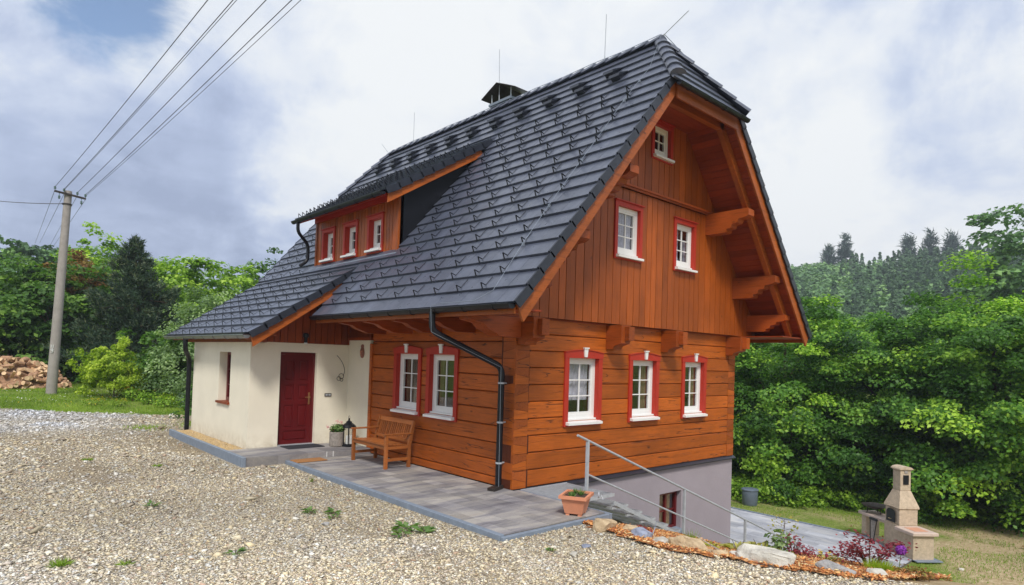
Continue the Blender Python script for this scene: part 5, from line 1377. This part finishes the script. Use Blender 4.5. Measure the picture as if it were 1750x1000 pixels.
# planted slope on the right
GB = 'plants in the mulch bed'
CP('bed_plant', 'low reddish cushion plant near the blue rock', .15, -2.45, .14, .16, 'lred', 101, 120, .04, group=GB)
CP('bed_plant', 'grassy tuft in front of the second rail post', .67, -2.87, .22, .16, 'lgrass', 102, 90, .012, style='blade', group=GB)
CP('bed_plant', 'yellow green cushion below the rail post', .72, -3.05, .10, .22, 'lshrub', 103, 160, .04, group=GB)
CP('bed_plant', 'pale yellow leaved hosta at the house corner', .98, -3.40, .24, .26, 'lyellow', 104, 60, .17, style='rosette', group=GB)
CP('bed_plant', 'variegated yellow hosta right of the house corner', 1.20, -3.60, .26, .28, 'lyellow', 105, 70, .16, style='rosette', group=GB)
CP('bed_plant', 'dark leaved hydrangea beside the thin sapling', 1.38, -3.74, .38, .17, 'lwillow', 106, 90, .08, group=GB)
CP('bed_plant', 'rosy red heather mound at the last rail post', 1.25, -4.12, .20, .20, 'lred', 107, 260, .035, group=GB)
CP('bed_plant', 'small plant with yellow flowers beside the crimson maple', 1.32, -4.42, .14, .16, 'lyellow', 108, 120, .04, ('fl_yellow', 12, .022), group=GB)
CP('bed_plant', 'thin rust red plant behind the heather', 1.32, -3.96, .34, .12, 'lred', 109, 50, .05, group=GB)
CP('bed_plant', 'low dark green creeping juniper in front of the hostas', .75, -4.0, .09, .30, 'lgrass', 110, 200, .05, group=GB)
CP('bed_plant', 'green feathery conifer mound below the crimson maple', 1.08, -5.05, .17, .24, 'lshrub', 111, 800, .010, style='blade', group=GB)
CP('bed_plant', 'dark reddish plant at the foot of the purple flower', 1.10, -5.38, .14, .2, 'lrust', 112, 200, .04, group=GB)
CP('bed_plant', 'small orange brown sedge at the base of the plinth', .98, -2.98, .10, .14, 'lrust', 113, 90, .04, group=GB)
def jmaple():
    rng = np.random.default_rng(120); x, y = 1.38, -4.84; t = thing('japanese_maple', 'small crimson leaved Japanese maple in the mulch bed', 'shrub', (x, y, gh(x, y)), 0)
    tips = []; m = MB()
    for i in range(16):
        a = rng.uniform(0, 6.28); r_ = rng.uniform(.1, .46); h = rng.uniform(.14, .42); e = Vector((math.cos(a)*r_, math.sin(a)*r_, h)); tips.append(e)
        m.tube([(0, 0, -.03), e*.5+Vector((0, 0, .05)), e], [.010, .006, .002], 5)
    m.build('branch', 'bark', t); C = np.array([tips[i] for i in rng.integers(0, 16, 620)])+rng.normal(size=(620, 3))*np.array([.075, .075, .03])
    V, F = leaf_quads(C, np.array([[0, 0, 1.]])+rng.normal(size=(620, 3))*.35, rng.uniform(.03, .06, 620), rng, .7); npmesh('foliage', V, F, 'lred', np.clip(rng.normal(.45, .25, 620), 0, 1), parent=t)
jmaple()
def sapling(x, y, h):
    rng = np.random.default_rng(121); t = thing('sapling', 'thin sapling with few pale leaves against the patio', 'sapling', (x, y, gh(x, y)), 0); m = MB()
    m.tube([(0, 0, -.05), (.01, .01, h*.5), (-.01, .0, h)], [.008, .006, .003], 5); C = []
    for i in range(12):
        a = i*2.4; z = h*(.3+.7*i/12); e = Vector((math.cos(a)*.14, math.sin(a)*.14, z+.06)); m.tube([(0, 0, z), e], [.003, .002], 4); C += [np.array(e)+rng.normal(size=3)*.04 for _ in range(6)]
    m.build('stem', 'bark', t); C = np.array(C); V, F = leaf_quads(C, rng.normal(size=C.shape)+np.array([0, 0, 1]), rng.uniform(.025, .05, len(C)), rng); npmesh('foliage', V, F, 'lyellow', rng.random(len(C)), parent=t)
sapling(1.5, -3.76, .50)
def allium(x, y, h):
    rng = np.random.default_rng(122); t = thing('allium', 'round purple allium flower on a thin stem', 'flower', (x, y, gh(x, y)), 0); m = MB(); m.tube([(0, 0, -.03), (.012, .0, h*.5), (.03, -.01, h)], .004, 6); m.build('stem', 'lweed', t)
    n = 700; d = rng.normal(size=(n, 3)); d /= np.linalg.norm(d, axis=1, keepdims=True); V, F = leaf_quads(d*.050*rng.uniform(.8, 1.1, (n, 1))+np.array([.03, -.01, h+.045]), d+rng.normal(size=(n, 3))*.4, .018, rng); npmesh('flower_head', V, F, 'fl_purple', parent=t)
allium(1.12, -5.22, .26)
# rocks ---------------------------------------------------------------------
def rock(name, label, x, y, sx, sy, sz, mat, seed, rz=0, z=None, group='rocks bordering the mulch bed'):
    rng = np.random.default_rng(seed); bm = bmesh.new()
    for i in range(26):
        d = rng.normal(size=3); d /= np.linalg.norm(d); p = np.sign(d)*np.abs(d)**.7; bm.verts.new((p[0]*sx/2*rng.uniform(.8, 1), p[1]*sy/2*rng.uniform(.8, 1), p[2]*sz/2*rng.uniform(.75, 1)))
    bmesh.ops.convex_hull(bm, input=bm.verts); bmesh.ops.delete(bm, geom=[v for v in bm.verts if not v.link_faces], context='VERTS')
    bmesh.ops.bevel(bm, geom=list(bm.edges), offset=min(sx, sz)*.05, segments=1, affect='EDGES')
    bmesh.ops.triangulate(bm, faces=bm.faces); bmesh.ops.subdivide_edges(bm, edges=bm.edges, cuts=1)
    for v in bm.verts: v.co += Vector([noise.noise(v.co*9+Vector((seed, k*7, 0))) for k in range(3)])*sz*.10
    me = bpy.data.meshes.new(name); bm.to_mesh(me); bm.free(); me.materials.append(MT[mat]); a = me.attributes.new('tint', 'FLOAT', 'FACE'); a.data.foreach_set('value', [rng.random()]*len(me.polygons))
    o = link(name, me, None, (x, y, (gh(x, y) if z is None else z)+sz*.22)); o.rotation_euler = (0, 0, rz); return tag(o, label, 'rock', group)
rock('rock', 'tan rounded rock below the terracotta planter', -.47, -2.32, .38, .30, .28, 'rock_tan', 1)
rock('rock', 'brownish rock between planter corner and blue rock', -.18, -2.50, .28, .24, .22, 'rock_tan', 2, .5)
rock('rock', 'blue grey rock with white veins', -.40, -2.82, .38, .32, .24, 'rock_blue', 3, .2)
rock('rock', 'angular tan slab right of the blue rock', -.32, -3.02, .26, .15, .17, 'rock_tan', 4, .9)
rock('rock', 'small pale rock in the middle of the border', -.50, -3.18, .30, .24, .18, 'rock_white', 5)
rock('rock', 'long flat sandy slab, widest of the tan rocks', -.42, -3.52, .26, .56, .28, 'rock_tan', 6, -.1)
rock('rock', 'orange brown flat rock right of the long slab', -.47, -3.92, .26, .30, .18, 'rock_tan', 7)
rock('rock', 'small white rock beside the big pale boulder', -.36, -4.03, .22, .24, .15, 'rock_white', 8)
rock('rock', 'big pale grey boulder, largest of the border', -.34, -4.42, .36, .74, .32, 'rock_white', 9, .1)
rock('rock', 'flat grey rock at the bottom edge of the photo', -.10, -5.02, .36, .50, .20, 'rock_grey', 10)
rock('rock', 'pale rock last in the border toward the right', .08, -5.32, .26, .26, .16, 'rock_white', 11)
rock('rock', 'flat bluish stone lying on the gravel near the rocks', -1.30, -2.72, .15, .10, .04, 'rock_blue', 12, 0, gh(-1.3, -2.72)+.03, 'loose stones on the gravel')
rock('rock', 'white loose stone on the gravel left of the rock border', -1.65, -2.85, .13, .09, .05, 'rock_white', 13, .4, gh(-1.65, -2.85)+.03, 'loose stones on the gravel')
rock('rock', 'dark flat stone on the gravel below the halfway weed', -3.22, -.05, .13, .10, .04, 'rock_grey', 14, .3, gh(-3.2, -.05)+.035, 'loose stones on the gravel')
rock('rock', 'pale flat stone lying on the earth right of the grill', 15.6, -4.35, .42, .25, .16, 'rock_white', 15, .3, None, 'stones on the soil slope')
rock('rock', 'long tan stone at the foot of the soil mound', 17.4, -4.2, .8, .3, .2, 'rock_tan', 16, 1.3, None, 'stones on the soil slope')
rock('rock', 'broken white stone on the soil mound', 15.0, -5.2, .4, .3, .22, 'rock_white', 17, 0, None, 'stones on the soil slope')
rock('rock', 'tan stone beside the broken white stone on the soil mound', 14.6, -4.9, .34, .3, .2, 'rock_tan', 18, 0, None, 'stones on the soil slope')
rock('rock', 'small white stone on the bare soil right of the grill base', 12.7, -3.35, .16, .14, .11, 'rock_white', 19, 0, None, 'stones on the soil slope')
for i in range(7): rock('edging_stone', 'brown edging stone under the pine, '+('first', 'second', 'third', 'fourth', 'fifth', 'sixth', 'seventh')[i]+' of its row from the left', -.75+.38*i, 19.2-.35*i, .42, .3, .22, 'rock_tan', 30+i, i, None, 'edging stones of the flower bed')

# ================================================================ OBJECTS ON THE PAVING
def mk(parent): 
    return lambda nm, mb, mat, **k: mb.build(nm, mat, parent, **k)
b = thing('garden_bench', 'slatted orange brown wooden garden bench against the log wall', 'bench', (-.50, 3.30, 0)); B = mk(b)
yl, yr = .62, -.62; xf_, xb_ = -.24, .26     # front (away from the wall) and back
for y in (yl, yr):
    m = MB(); m.bbox(xf_-.03, xf_+.03, y-.03, y+.03, 0, .62, .004); B('leg', m, 'bench')
    m = MB(); m.ext([(xb_-.03, y-.025, 0), (xb_+.03, y-.025, 0), (xb_+.03, y-.025, .42), (xb_+.12, y-.025, .86), (xb_+.07, y-.025, .87), (xb_-.03, y-.025, .44)], (0, .05, 0)); B('leg', m, 'bench')
    m = MB(); m.bbox(xf_-.06, xb_+.06, y-.035, y+.035, .622, .650, .006); B('armrest', m, 'bench')
    m = MB(); m.box(xf_+.031, xb_-.031, y-.018, y+.018, .14, .19); m.box(xf_+.031, xb_-.031, y-.018, y+.018, .36, .41); B('side_rail', m, 'bench')
m = MB(); m.box(xf_-.02, xf_+.02, yr+.031, yl-.031, .36, .43)
for i in range(7): m.bbox(xf_-.04+i*.075, xf_-.04+i*.075+.062, yr+.035, yl-.035, .43-.004*i, .452-.004*i, .004)
B('seat', m, 'bench')
m = MB(); m.ext([(xb_+.09-.02, yr+.026, .79), (xb_+.09+.015, yr+.026, .79), (xb_+.115+.01, yr+.026, .87), (xb_+.115-.03, yr+.026, .87)], (0, yl-yr-.052, 0)); m.box(xb_-.01, xb_+.02, yr+.026, yl-.026, .47, .52)
for i in range(17):
    y = yr+.07+i*(yl-yr-.14)/16; m.beam((xb_+.008, y, .515), (xb_+.092, y, .80), .026, .014, (1, 0, 0))
B('backrest', m, 'bench')
# lantern and candle
t = thing('lantern', 'black metal lantern with domed top beside the flower pot', 'lantern', (-.30, 4.98, .117)); B = mk(t)
m = MB(); m.lathe([(.15, 0), (.155, .015), (.155, .03), (.13, .045), (.12, .05)], n=6); B('base', m, 'black')
m = MB()
for i in range(6): a = i*math.pi/3; m.box(math.cos(a)*.118-.007, math.cos(a)*.118+.007, math.sin(a)*.118-.007, math.sin(a)*.118+.007, .045, .40)
B('frame', m, 'black'); m = MB(); m.lathe([(.112, .05), (.112, .40)], n=6); m.f = m.f[:-2]; m.m = m.m[:-2]; m.t = m.t[:-2]; B('glass_panel', m, 'glass')
m = MB(); m.lathe([(.13, .395), (.165, .405), (.16, .42), (.13, .46), (.085, .495), (.065, .50), (.065, .53), (.03, .55), (.018, .57), (.024, .585), (.008, .61)], n=12); B('roof', m, 'black')
m = MB(); m.tube([(0, .03, .60), (0, .035, .635), (0, 0, .66), (0, -.035, .635), (0, -.03, .60)], .004, 6); B('ring', m, 'black')
m = MB(); m.lathe([(.045, 0), (.046, .17), (.04, .175)], n=16); o = m.build('candle', 'candle', None, loc=(-.325, 4.97, .17)); tag(o, 'thick white candle inside the black lantern', 'candle')
m = MB(); m.lathe([(.036, 0), (.036, .19), (.03, .195)], n=16); o = m.build('candle', 'candle', None, loc=(-.26, 4.95, .17)); tag(o, 'second slimmer white candle standing in the lantern', 'candle')
# flower pot with geranium
t = thing('flower_pot', 'grey brown cylindrical pot with pink geranium by the porch wall', 'planter', (-.52, 5.10, .117)); B = mk(t)
m = MB(); m.lathe([(.135, 0), (.15, .02), (.152, .31), (.14, .315), (.138, .28), (.0, .28)], n=22); B('pot', m, 'basket', smooth=False)
rng = np.random.default_rng(131); n = 420; d = rng.normal(size=(n, 3)); d /= np.linalg.norm(d, axis=1, keepdims=True)
V, F = leaf_quads(d*rng.random((n, 1))**.4*np.array([.17, .17, .10])+np.array([.02, 0, .38]), d*.5+np.array([0, 0, .8])+rng.normal(size=(n, 3))*.4, rng.uniform(.035, .06, n), rng, .95); npmesh('foliage', V, F, 'lweed', rng.random(n), parent=t)
for k, (x, y, z) in enumerate(((-.20, .02, .42), (.09, -.02, .51), (.03, .05, .53))):
    m = MB(); m.tube([(0, 0, .3), (x, y, z)], .003, 5)
    for j in range(26):
        q = Vector(rng.normal(size=3)*np.array([.022, .022, .016])); c = Vector((x, y, z))+q; s = .014; m._add([c+Vector((s, 0, .003)), c+Vector((0, s, 0)), c+Vector((-s, 0, .003)), c+Vector((0, -s, 0))], [(0, 1, 2, 3)])
    B('flower', m, 'fl_pink')
m = MB(); m.bbox(-.40, .40, -.22, .22, 0, .014, .004); [m.box(-.38+i*.04, -.36+i*.04, -.20, .20, .014, .019) for i in range(19)]; o = m.build('doormat', 'darkmat', None, loc=(-1.16, 5.36, .118)); tag(o, 'dark rubber doormat in front of the red door', 'doormat')
m = MB(); m.bbox(-.31, .31, -.17, .17, 0, .018, .005); o = m.build('doormat', 'coir', None, loc=(-1.50, 4.28, .003)); tag(o, 'orange brown coir doormat at the foot of the porch step', 'doormat')
for i, x in enumerate((-1.02, -.88)):
    m = MB(); m.box(-.006, .006, -.004, .004, 0, .11); o = m.build('step_peg', 'white', None, loc=(x, 4.505, .003)); tag(o, ('left' if i == 0 else 'right')+' thin white peg on the porch step riser', 'peg', 'white pegs on the step')
# wall decorations
t = thing('wall_plaque', 'small brown clay face plaque on the cream pier', 'plaque', (-.014, 5.02, 2.16)); B = mk(t)
m = MB(); m.lathe([(.10, 0), (.095, -.02), (.06, -.035), (0, -.04)], n=20, axis='x'); m.v = [(x, y*.85, z*1.25) for x, y, z in m.v]; m.lathe([(.055, 0), (.05, -.02), (0, -.03)], c=(0, 0, .13), n=14, axis='x'); B('plate', m, 'clay')
m = MB()
for (y, z, r_) in ((.035, .03, .016), (-.035, .03, .016)): m.lathe([(r_, -.036), (r_*.6, -.046), (0, -.05)], c=(0, y, z), n=10, axis='x')
m.ext([(-.034, -.012, -.03), (-.034, .012, -.03), (-.03, .004, .03), (-.03, -.004, .03)], (-.02, 0, 0)); m.ext([(-.034, -.03, -.065), (-.034, .03, -.065), (-.034, .022, -.05), (-.034, -.022, -.05)], (-.012, 0, 0)); B('face', m, 'terracotta')
m = MB(); pts = []
for i in range(26): u = i/25; pts.append((-.22+.20*math.sin(u*2.2), -.02-.01*math.sin(u*9), .30-.46*u))
m.tube(pts, .006, 6)
for (cx, cz, r_) in ((-.10, -.17, .06), (-.16, -.22, .045), (-.09, -.25, .035)): m.tube([(cx+math.cos(a/12*6.4)*r_, -.03, cz+math.sin(a/12*6.4)*r_) for a in range(14)], .006, 6)
o = m.build('wall_ornament', 'iron', None, loc=(-.10, 5.65, 1.78)); tag(o, 'curled wrought iron ornament hanging on the cream porch wall', 'ornament')
# terracotta trough
t = thing('planter_box', 'square terracotta planter with succulents at the paving corner', 'planter', (-.30, -1.66, .0), R(28)); B = mk(t)
m = MB(); w0, w1, hh = .15, .215, .27
m._add([(-w0, -w0*.8, .03), (w0, -w0*.8, .03), (w0, w0*.8, .03), (-w0, w0*.8, .03), (-w1, -w1*.8, hh), (w1, -w1*.8, hh), (w1, w1*.8, hh), (-w1, w1*.8, hh)], [(3, 2, 1, 0), (0, 1, 5, 4), (1, 2, 6, 5), (2, 3, 7, 6), (3, 0, 4, 7)])
e = w1+.022; f = w1-.015
for (a, b_, c_, d_) in ((-e, e, -e*.82, -f*.8), (-e, e, f*.8, e*.82), (-e, -f, -f*.8, f*.8), (f, e, -f*.8, f*.8)): m.box(a, b_, c_, d_, hh-.035, hh+.006)
for x in (-.11, .11):
    for y in (-.085, .085): m.box(x-.03, x+.03, y-.025, y+.025, 0, .03)
B('box', m, 'terracotta'); m = MB(); m.box(-f, f, -f*.8, f*.8, hh-.045, hh-.02); B('soil', m, 'soil')
for (x, y, s) in ((-.12, .02, 1.0), (.04, -.05, 1.2), (.13, .05, .9), (-.03, .07, .8)):
    rng = np.random.default_rng(int(140+x*100)); n = 46; a = rng.uniform(0, 6.28, n); el = rng.uniform(.4, 1.4, n); D_ = np.stack([np.cos(a)*np.cos(el), np.sin(a)*np.cos(el), np.sin(el)], 1)
    V, F = spikes(np.tile(np.array([[x, y, hh-.02]]), (n, 1)), D_, .085*s, .018, rng); npmesh('succulent', V, F, 'lweed', rng.random(n), parent=t)
m = MB(); m.lathe([(.04, 0), (.045, .012), (.03, .02)], n=14, axis='x'); m.tube([(-.02, 0, 0), (-.05, 0, -.06)], .012, 6); o = m.build('garden_tap_cap', 'galv', None, loc=(-.035, -1.85, .26)); o.rotation_euler = (0, 0, 2.2); tag(o, 'small round pale disc beside the terracotta planter', 'disc')
# ================================================================ GRILL
q = thing('stone_grill', 'sandstone garden grill with chimney and two counters on the patio', 'grill', (13.32, -1.79, -2.9), R(52)); q.scale = (.87, .87, .87); B = mk(q)
def taper(mb, a, za, b_, zb): mb._add([(-a[0], -a[1], za), (a[0], -a[1], za), (a[0], a[1], za), (-a[0], a[1], za), (-b_[0], -b_[1], zb), (b_[0], -b_[1], zb), (b_[0], b_[1], zb), (-b_[0], b_[1], zb)], [(3, 2, 1, 0), (4, 5, 6, 7), (0, 1, 5, 4), (1, 2, 6, 5), (2, 3, 7, 6), (3, 0, 4, 7)])
m = MB(); m.bbox(-.36, .36, -.33, .33, 0, .84, .015); m.bbox(-.34, .34, -.31, .31, .84, 1.36, .015); m.bbox(-.38, .38, -.35, .35, 1.36, 1.42, .02); taper(m, (.37, .34), 1.42, (.18, .18), 1.92); m.bbox(-.18, .18, -.18, .18, 1.92, 2.56, .012); m.bbox(-.20, .20, -.20, .20, 2.56, 2.60, .01)
n = 8; m.ext([(-.23, -.23*math.cos(math.pi*i/n), 2.60+.10*math.sin(math.pi*i/n)) for i in range(n+1)], (.46, 0, 0)); B('chimney_stack', m, 'bbq')
m = MB(); pts = [(-.20, .351, .90), (.20, .351, .90), (.20, .351, 1.20)]+[(.20*math.cos(a*math.pi/8), .351, 1.20+.12*math.sin(a*math.pi/8)) for a in range(1, 8)]+[(-.20, .351, 1.20)]; m.ext(pts, (0, .02, 0)); o = B('fire_door', m, 'black'); m = MB(); m.tube([(-.05, .372, 1.0), (-.05, .41, 1.0), (.05, .41, 1.0), (.05, .372, 1.0)], .008, 6); m.build('handle', 'gold', o)
m = MB(); m.box(-.205, -.181, -.09, .09, 2.12, 2.42); m.box(-.23, -.2055, .05, .08, 2.26, 2.28); B('flue_door', m, 'black'); m = MB(); m.box(-.20, -.181, -.05, .05, 2.48, 2.56); B('flue_vent', m, 'concrete')
m = MB(); m.bbox(.345, 1.75, -.30, .32, .74, .84, .015); B('counter', m, 'bbqtop'); m = MB(); m.bbox(1.40, 1.64, -.24, .26, .06, .735, .012); m.bbox(.50, 1.64, -.2, .2, 0, .058, .01); B('counter_leg', m, 'bbq')
m = MB(); m.bbox(-1.22, -.365, -.34, .50, .74, .84, .015); o = B('counter', m, 'bbqtop'); m = MB(); m.box(-1.02, -.55, -.14, .30, .841, .848); m.build('tile_inlay', 'orange_tile', o)
m = MB(); m.bbox(-1.12, -.52, -.26, .42, .0, .735, .012); m.bbox(-.50, -.37, -.26, .36, 0, .73, .01); B('counter_leg', m, 'bbq'); m = MB(); m.bbox(-1.3, .4, -.42, .42, -.02, .012, .004); B('plinth_slab', m, 'kerb')
c, s = math.cos(R(52)), math.sin(R(52))
def gl_(x, y): x *= .87; y *= .87; return (13.32+x*c-y*s, -1.79+x*s+y*c)
t = thing('fire_bowl', 'rusty iron fire bowl on short legs on the grill counter', 'fire bowl', (*gl_(1.30, .0), -2.168)); B = mk(t)
m = MB(); m.lathe([(.06, .12), (.22, .17), (.36, .24), (.37, .25), (.35, .24), (.2, .19), (.0, .15)], n=22); B('bowl', m, 'iron', smooth=True)
for a in (0, 2.1, 4.2): m = MB(); m.tube([(math.cos(a)*.2, math.sin(a)*.2, .16), (math.cos(a)*.22, math.sin(a)*.22, 0)], .012, 6); B('leg', m, 'iron')
t = thing('folded_stand', 'black folded stand with straps leaning on the grill counter', 'stand', (*gl_(.62, .52), -2.9), R(52)); B = mk(t)
m = MB(); m.bbox(-.17, .17, -.03, .03, .66, .74, .02); B('crossbar', m, 'black')
for x in (-1, 1): m = MB(); m.tube([(x*.15, 0, .68), (x*.07, .04, .08)], .012, 6); B('leg', m, 'black'); m = MB(); m.bbox(x*.07-.03, x*.07+.03, .0, .08, 0, .10, .01); B('foot', m, 'black')
m = MB(); m._add([(-.11, .0, .66), (.11, .0, .66), (.05, .03, .12), (-.05, .03, .12)], [(0, 1, 2, 3)]); m._add([(-.11, .006, .66), (.11, .006, .66), (.05, .036, .12), (-.05, .036, .12)], [(3, 2, 1, 0)]); B('cloth', m, 'basket')
t = thing('water_barrel', 'round grey blue plastic barrel with lid beyond the patio', 'barrel', (15.6, 3.85, gh(15.6, 3.85))); B = mk(t)
m = MB(); m.lathe([(.24, 0), (.27, .05), (.29, .5), (.285, .56)], n=24); B('body', m, 'bluebin', smooth=True); m = MB(); m.lathe([(.30, .56), (.31, .57), (.31, .60), (.27, .625), (0, .635)], n=24); B('lid', m, 'bluebin', smooth=True)
# ================================================================ POLE, WIRES, WOODPILE, FENCE
PX, PY = -3.80, 22.28; pz = gh(PX, PY)
p = thing('utility_pole', 'leaning grey concrete power pole in front of the woodpile', 'utility pole', (PX, PY, pz)); B = mk(p)
H = 8.14-pz; LN = .24
m = MB(); m.tube([(0, 0, -.3), (LN*.5, 0, H*.5), (LN, 0, H)], [.185, .155, .125], 14); B('shaft', m, 'concrete', smooth=True)
m = MB(); m.beam((-.22, -.14, H-.10), (.80, -.14, H-.22), .07, .07); o = B('crossarm', m, 'iron')
ins = []
for u in (.02, .30, .72, .98):
    c_ = Vector((-.22, -.14, H-.07)).lerp(Vector((.80, -.14, H-.19)), u); m = MB(); m.tube([c_, c_+Vector((0, 0, .08))], .012, 6); m.lathe([(.03, .05), (.045, .07), (.035, .10), (.045, .12), (.02, .16)], c_, 10); m.build('insulator', 'ins', o); ins.append(Vector((PX, PY, pz))+c_+Vector((0, 0, .13)))
for u in (.16, .86): c_ = Vector((-.22, -.14, H-.13)).lerp(Vector((.80, -.14, H-.25)), u); m = MB(); m.tube([c_, c_-Vector((0, 0, .10))], .01, 6); m.lathe([(.02, -.10), (.045, -.13), (.03, -.16), (.045, -.19), (.01, -.24)], c_, 10); m.build('insulator', 'ins', o)
m = MB(); zz = H-.55; m.lathe([(.135, 0), (.155, .0), (.155, .05), (.135, .05)], (LN*.93, 0, zz), 14); m.box(LN*.93-.17, LN*.93-.1, -.03, .03, zz, zz+.05); B('clamp', m, 'iron')
m = MB()   # painted number on the shaft
def stroke(x0, x1, z0, z1): m.box(x0, x1, -.188, -.155, z0, z1)
zb = 1.62; cx = -.0
for dx in (-.03, .03): stroke(cx+dx-.010, cx+dx+.010, zb+.17, zb+.29)
for (a, b_, c_, d_) in ((-.04, .04, .12, .14), (-.04, -.02, .07, .12), (.02, .04, .0, .12), (-.04, .04, .06, .08), (-.04, .04, .0, .02)): stroke(cx+a, cx+b_, zb+c_, zb+d_)
m.xf = None; rot = Matrix.Rotation(R(-16), 4, 'Z'); m.v = [tuple(rot @ Vector(v)) for v in m.v]; B('number', m, 'white')
ends = [(-3.52, 4.92, 8.6), (-3.18, 4.58, 8.6), (-2.74, 4.13, 8.6), (-2.40, 3.79, 8.6)]
labs = ['leftmost overhead power line from the pole', 'second overhead power line from the left', 'third overhead power line from the left', 'rightmost overhead power line from the pole']
def wire(p0, p1, ext, lab, sag=.25, r_=.0085, nm='power_line', grp='overhead power lines'):
    p0 = Vector(p0); p1 = Vector(p1); e = p0+(p1-p0)*ext; L_ = (e-p0).length; m = MB(); pts = []
    for i in range(25):
        u = i/24; q_ = p0.lerp(e, u); k1 = 1/ext; q_.z += sag*(-4*u*(1-u)+4*k1*(1-k1)*(u/k1)); pts.append(q_)
    m.tube(pts, r_, 5); o = m.build(nm, 'wire', None); return tag(o, lab, 'cable', grp)
for i in range(4): wire(ins[i], ends[i], 2.2, labs[i])
wire(ins[3]-Vector((0, 0, .06)), (-2.33, 3.74, 8.53), 2.2, 'thinner power line just below the rightmost one', r_=.006)
wire(ins[1]-Vector((0, 0, .04)), (-3.15, 4.60, 8.57), 2.2, 'power line close under the second one', r_=.006)
for i, (bx_, lab) in enumerate(((-1.36, 'power line running down behind the pole, leftmost'), (-1.03, 'power line behind the pole, second from left'), (-.49, 'power line behind the pole, second from right'), (-.24, 'power line behind the pole, rightmost'))):
    wire(ins[i]-Vector((0, 0, .12 if i in (0, 2) else .2)), (bx_, 62.3, (11.1, 11.2, 10.5, 10.6)[i]), 1.0, lab, sag=.0, r_=.009, grp='power lines going on behind the pole')
wire((PX+.10, PY, 7.62), (-5.26, 30.28, 8.76), 2.2, 'thick service cable leaving the pole to the left', sag=.15, r_=.016, grp=None)

def firewood(i, me, me2):
    rng = random.Random(500+i)
logs = []
for v in range(4):
    m = MB(); r_ = .085; L_ = .36
    if v < 2: prof = [(r_*math.cos(a*math.pi/5), r_*math.sin(a*math.pi/5)) for a in range(10)]
    else: prof = [(0, 0)]+[(r_*1.5*math.cos(a*math.pi/10), r_*1.5*math.sin(a*math.pi/10)) for a in range(6 if v == 2 else 4)]
    n = len(prof); vs = [(-L_/2, y, z) for y, z in prof]+[(L_/2, y, z) for y, z in prof]
    for j in range(n): m._add([vs[j], vs[(j+1) % n], vs[(j+1) % n+n], vs[j+n]], [(0, 1, 2, 3)], 1 if v < 2 or 0 < j < n-1 else 0, .5)
    m._add(vs, [tuple(range(n))[::-1], tuple(range(n, 2*n))], 0, .5)
    o = m.build('firewood_log', ['wood_cut', 'wood_bark'], None); logs.append(o.data); bpy.data.objects.remove(o)
wx, wy = -4.7, 26.0
cnt = 0; rr = random.Random(4)
LAB = 'split firewood log in the heap behind the concrete pole'
while cnt < 260:
    u = rr.uniform(-1.0, 1.0); w = rr.uniform(-1, 1)
    prof = max(0, 1-abs(u)**1.7)*1.18
    top = prof*max(0, 1-abs(w)**1.6)
    if top < .05: continue
    x = wx+u*1.95; y = wy+w*.95; 
    face = rr.random() < .8
    z = top-.03 if face else rr.uniform(0, top)
    lv = rr.choice((0, 1, 2, 2, 3, 3)); LAB = 'round unsplit firewood log with pale cut ends in the heap behind the pole' if lv < 2 else 'wedge shaped split firewood log in the heap behind the pole'
    o = link('firewood_log', logs[lv]); o.location = (x+.55*0, y, gh(x, y)+z+.06); o.rotation_euler = (rr.uniform(0, 6.28), rr.gauss(0, .35), rr.uniform(0, 6.28)); s = rr.uniform(.8, 1.25); o.scale = (s, s, s)
    tag(o, LAB, 'firewood', 'split logs of the firewood heap'); cnt += 1
m = MB(); n = 14
for i in range(n):
    for j in range(n):
        pass
GXs = np.linspace(-1, 1, 20); core_v = []; 
for a in GXs:
    for b_ in GXs: core_v.append((wx+a*1.9, wy+b_*.9, gh(wx+a*1.9, wy+b_*.9)-.02+max(0, max(0, 1-abs(a)**1.7)*1.18*max(0, 1-abs(b_)**1.6)-.16)))
m._add(core_v, [(i*20+j, (i+1)*20+j, (i+1)*20+j+1, i*20+j+1) for i in range(19) for j in range(19)]); o = m.build('firewood_core', 'wood_bark'); tag(o, 'dense inner mass of the firewood heap under the logs', 'firewood', kind='stuff')
f = thing('wooden_fence', 'dark weathered picket fence behind the woodpile at the left edge', 'fence', (-8.5, 28.2, gh(-8.5, 28.2)))
for i in range(34):
    m = MB(); x = i*.14; m.ext([(x, 0, 0), (x+.09, 0, 0), (x+.09, 0, 1.2+rnd.uniform(-.05, .05)), (x+.045, 0, 1.3), (x, 0, 1.2)], (0, .02, 0)); m.build('picket', 'fence', f)
m = MB(); m.box(0, 4.8, .021, .06, .3, .38); m.box(0, 4.8, .021, .06, .9, .98); m.build('fence_rail', 'fence', f)
CP('blossom_bush', 'white blossoming bush at the far left edge', -7.9, 27.2, 2.6, 1.0, 'ldark', 151, 900, .12, ('fl_white', 40, .12), cat='bush')

# ================================================================ AIR
m = MB(); m.box(-560, 560, -560, 560, -9, 58); hz = m.build('haze', 'interior'); hz['kind'] = 'stuff'; hz['label'] = 'thin pale air in front of the far hill'
hm = bpy.data.materials.new('haze_air'); hm.use_nodes = True; t = hm.node_tree; t.nodes.remove(t.nodes['Principled BSDF'])
pv = t.nodes.new('ShaderNodeVolumePrincipled'); pv.inputs['Color'].default_value = (.80, .87, 1, 1); pv.inputs['Density'].default_value = .0008; pv.inputs['Anisotropy'].default_value = .2
t.links.new(pv.outputs[0], t.nodes['Material Output'].inputs['Volume']); hz.data.materials[0] = hm
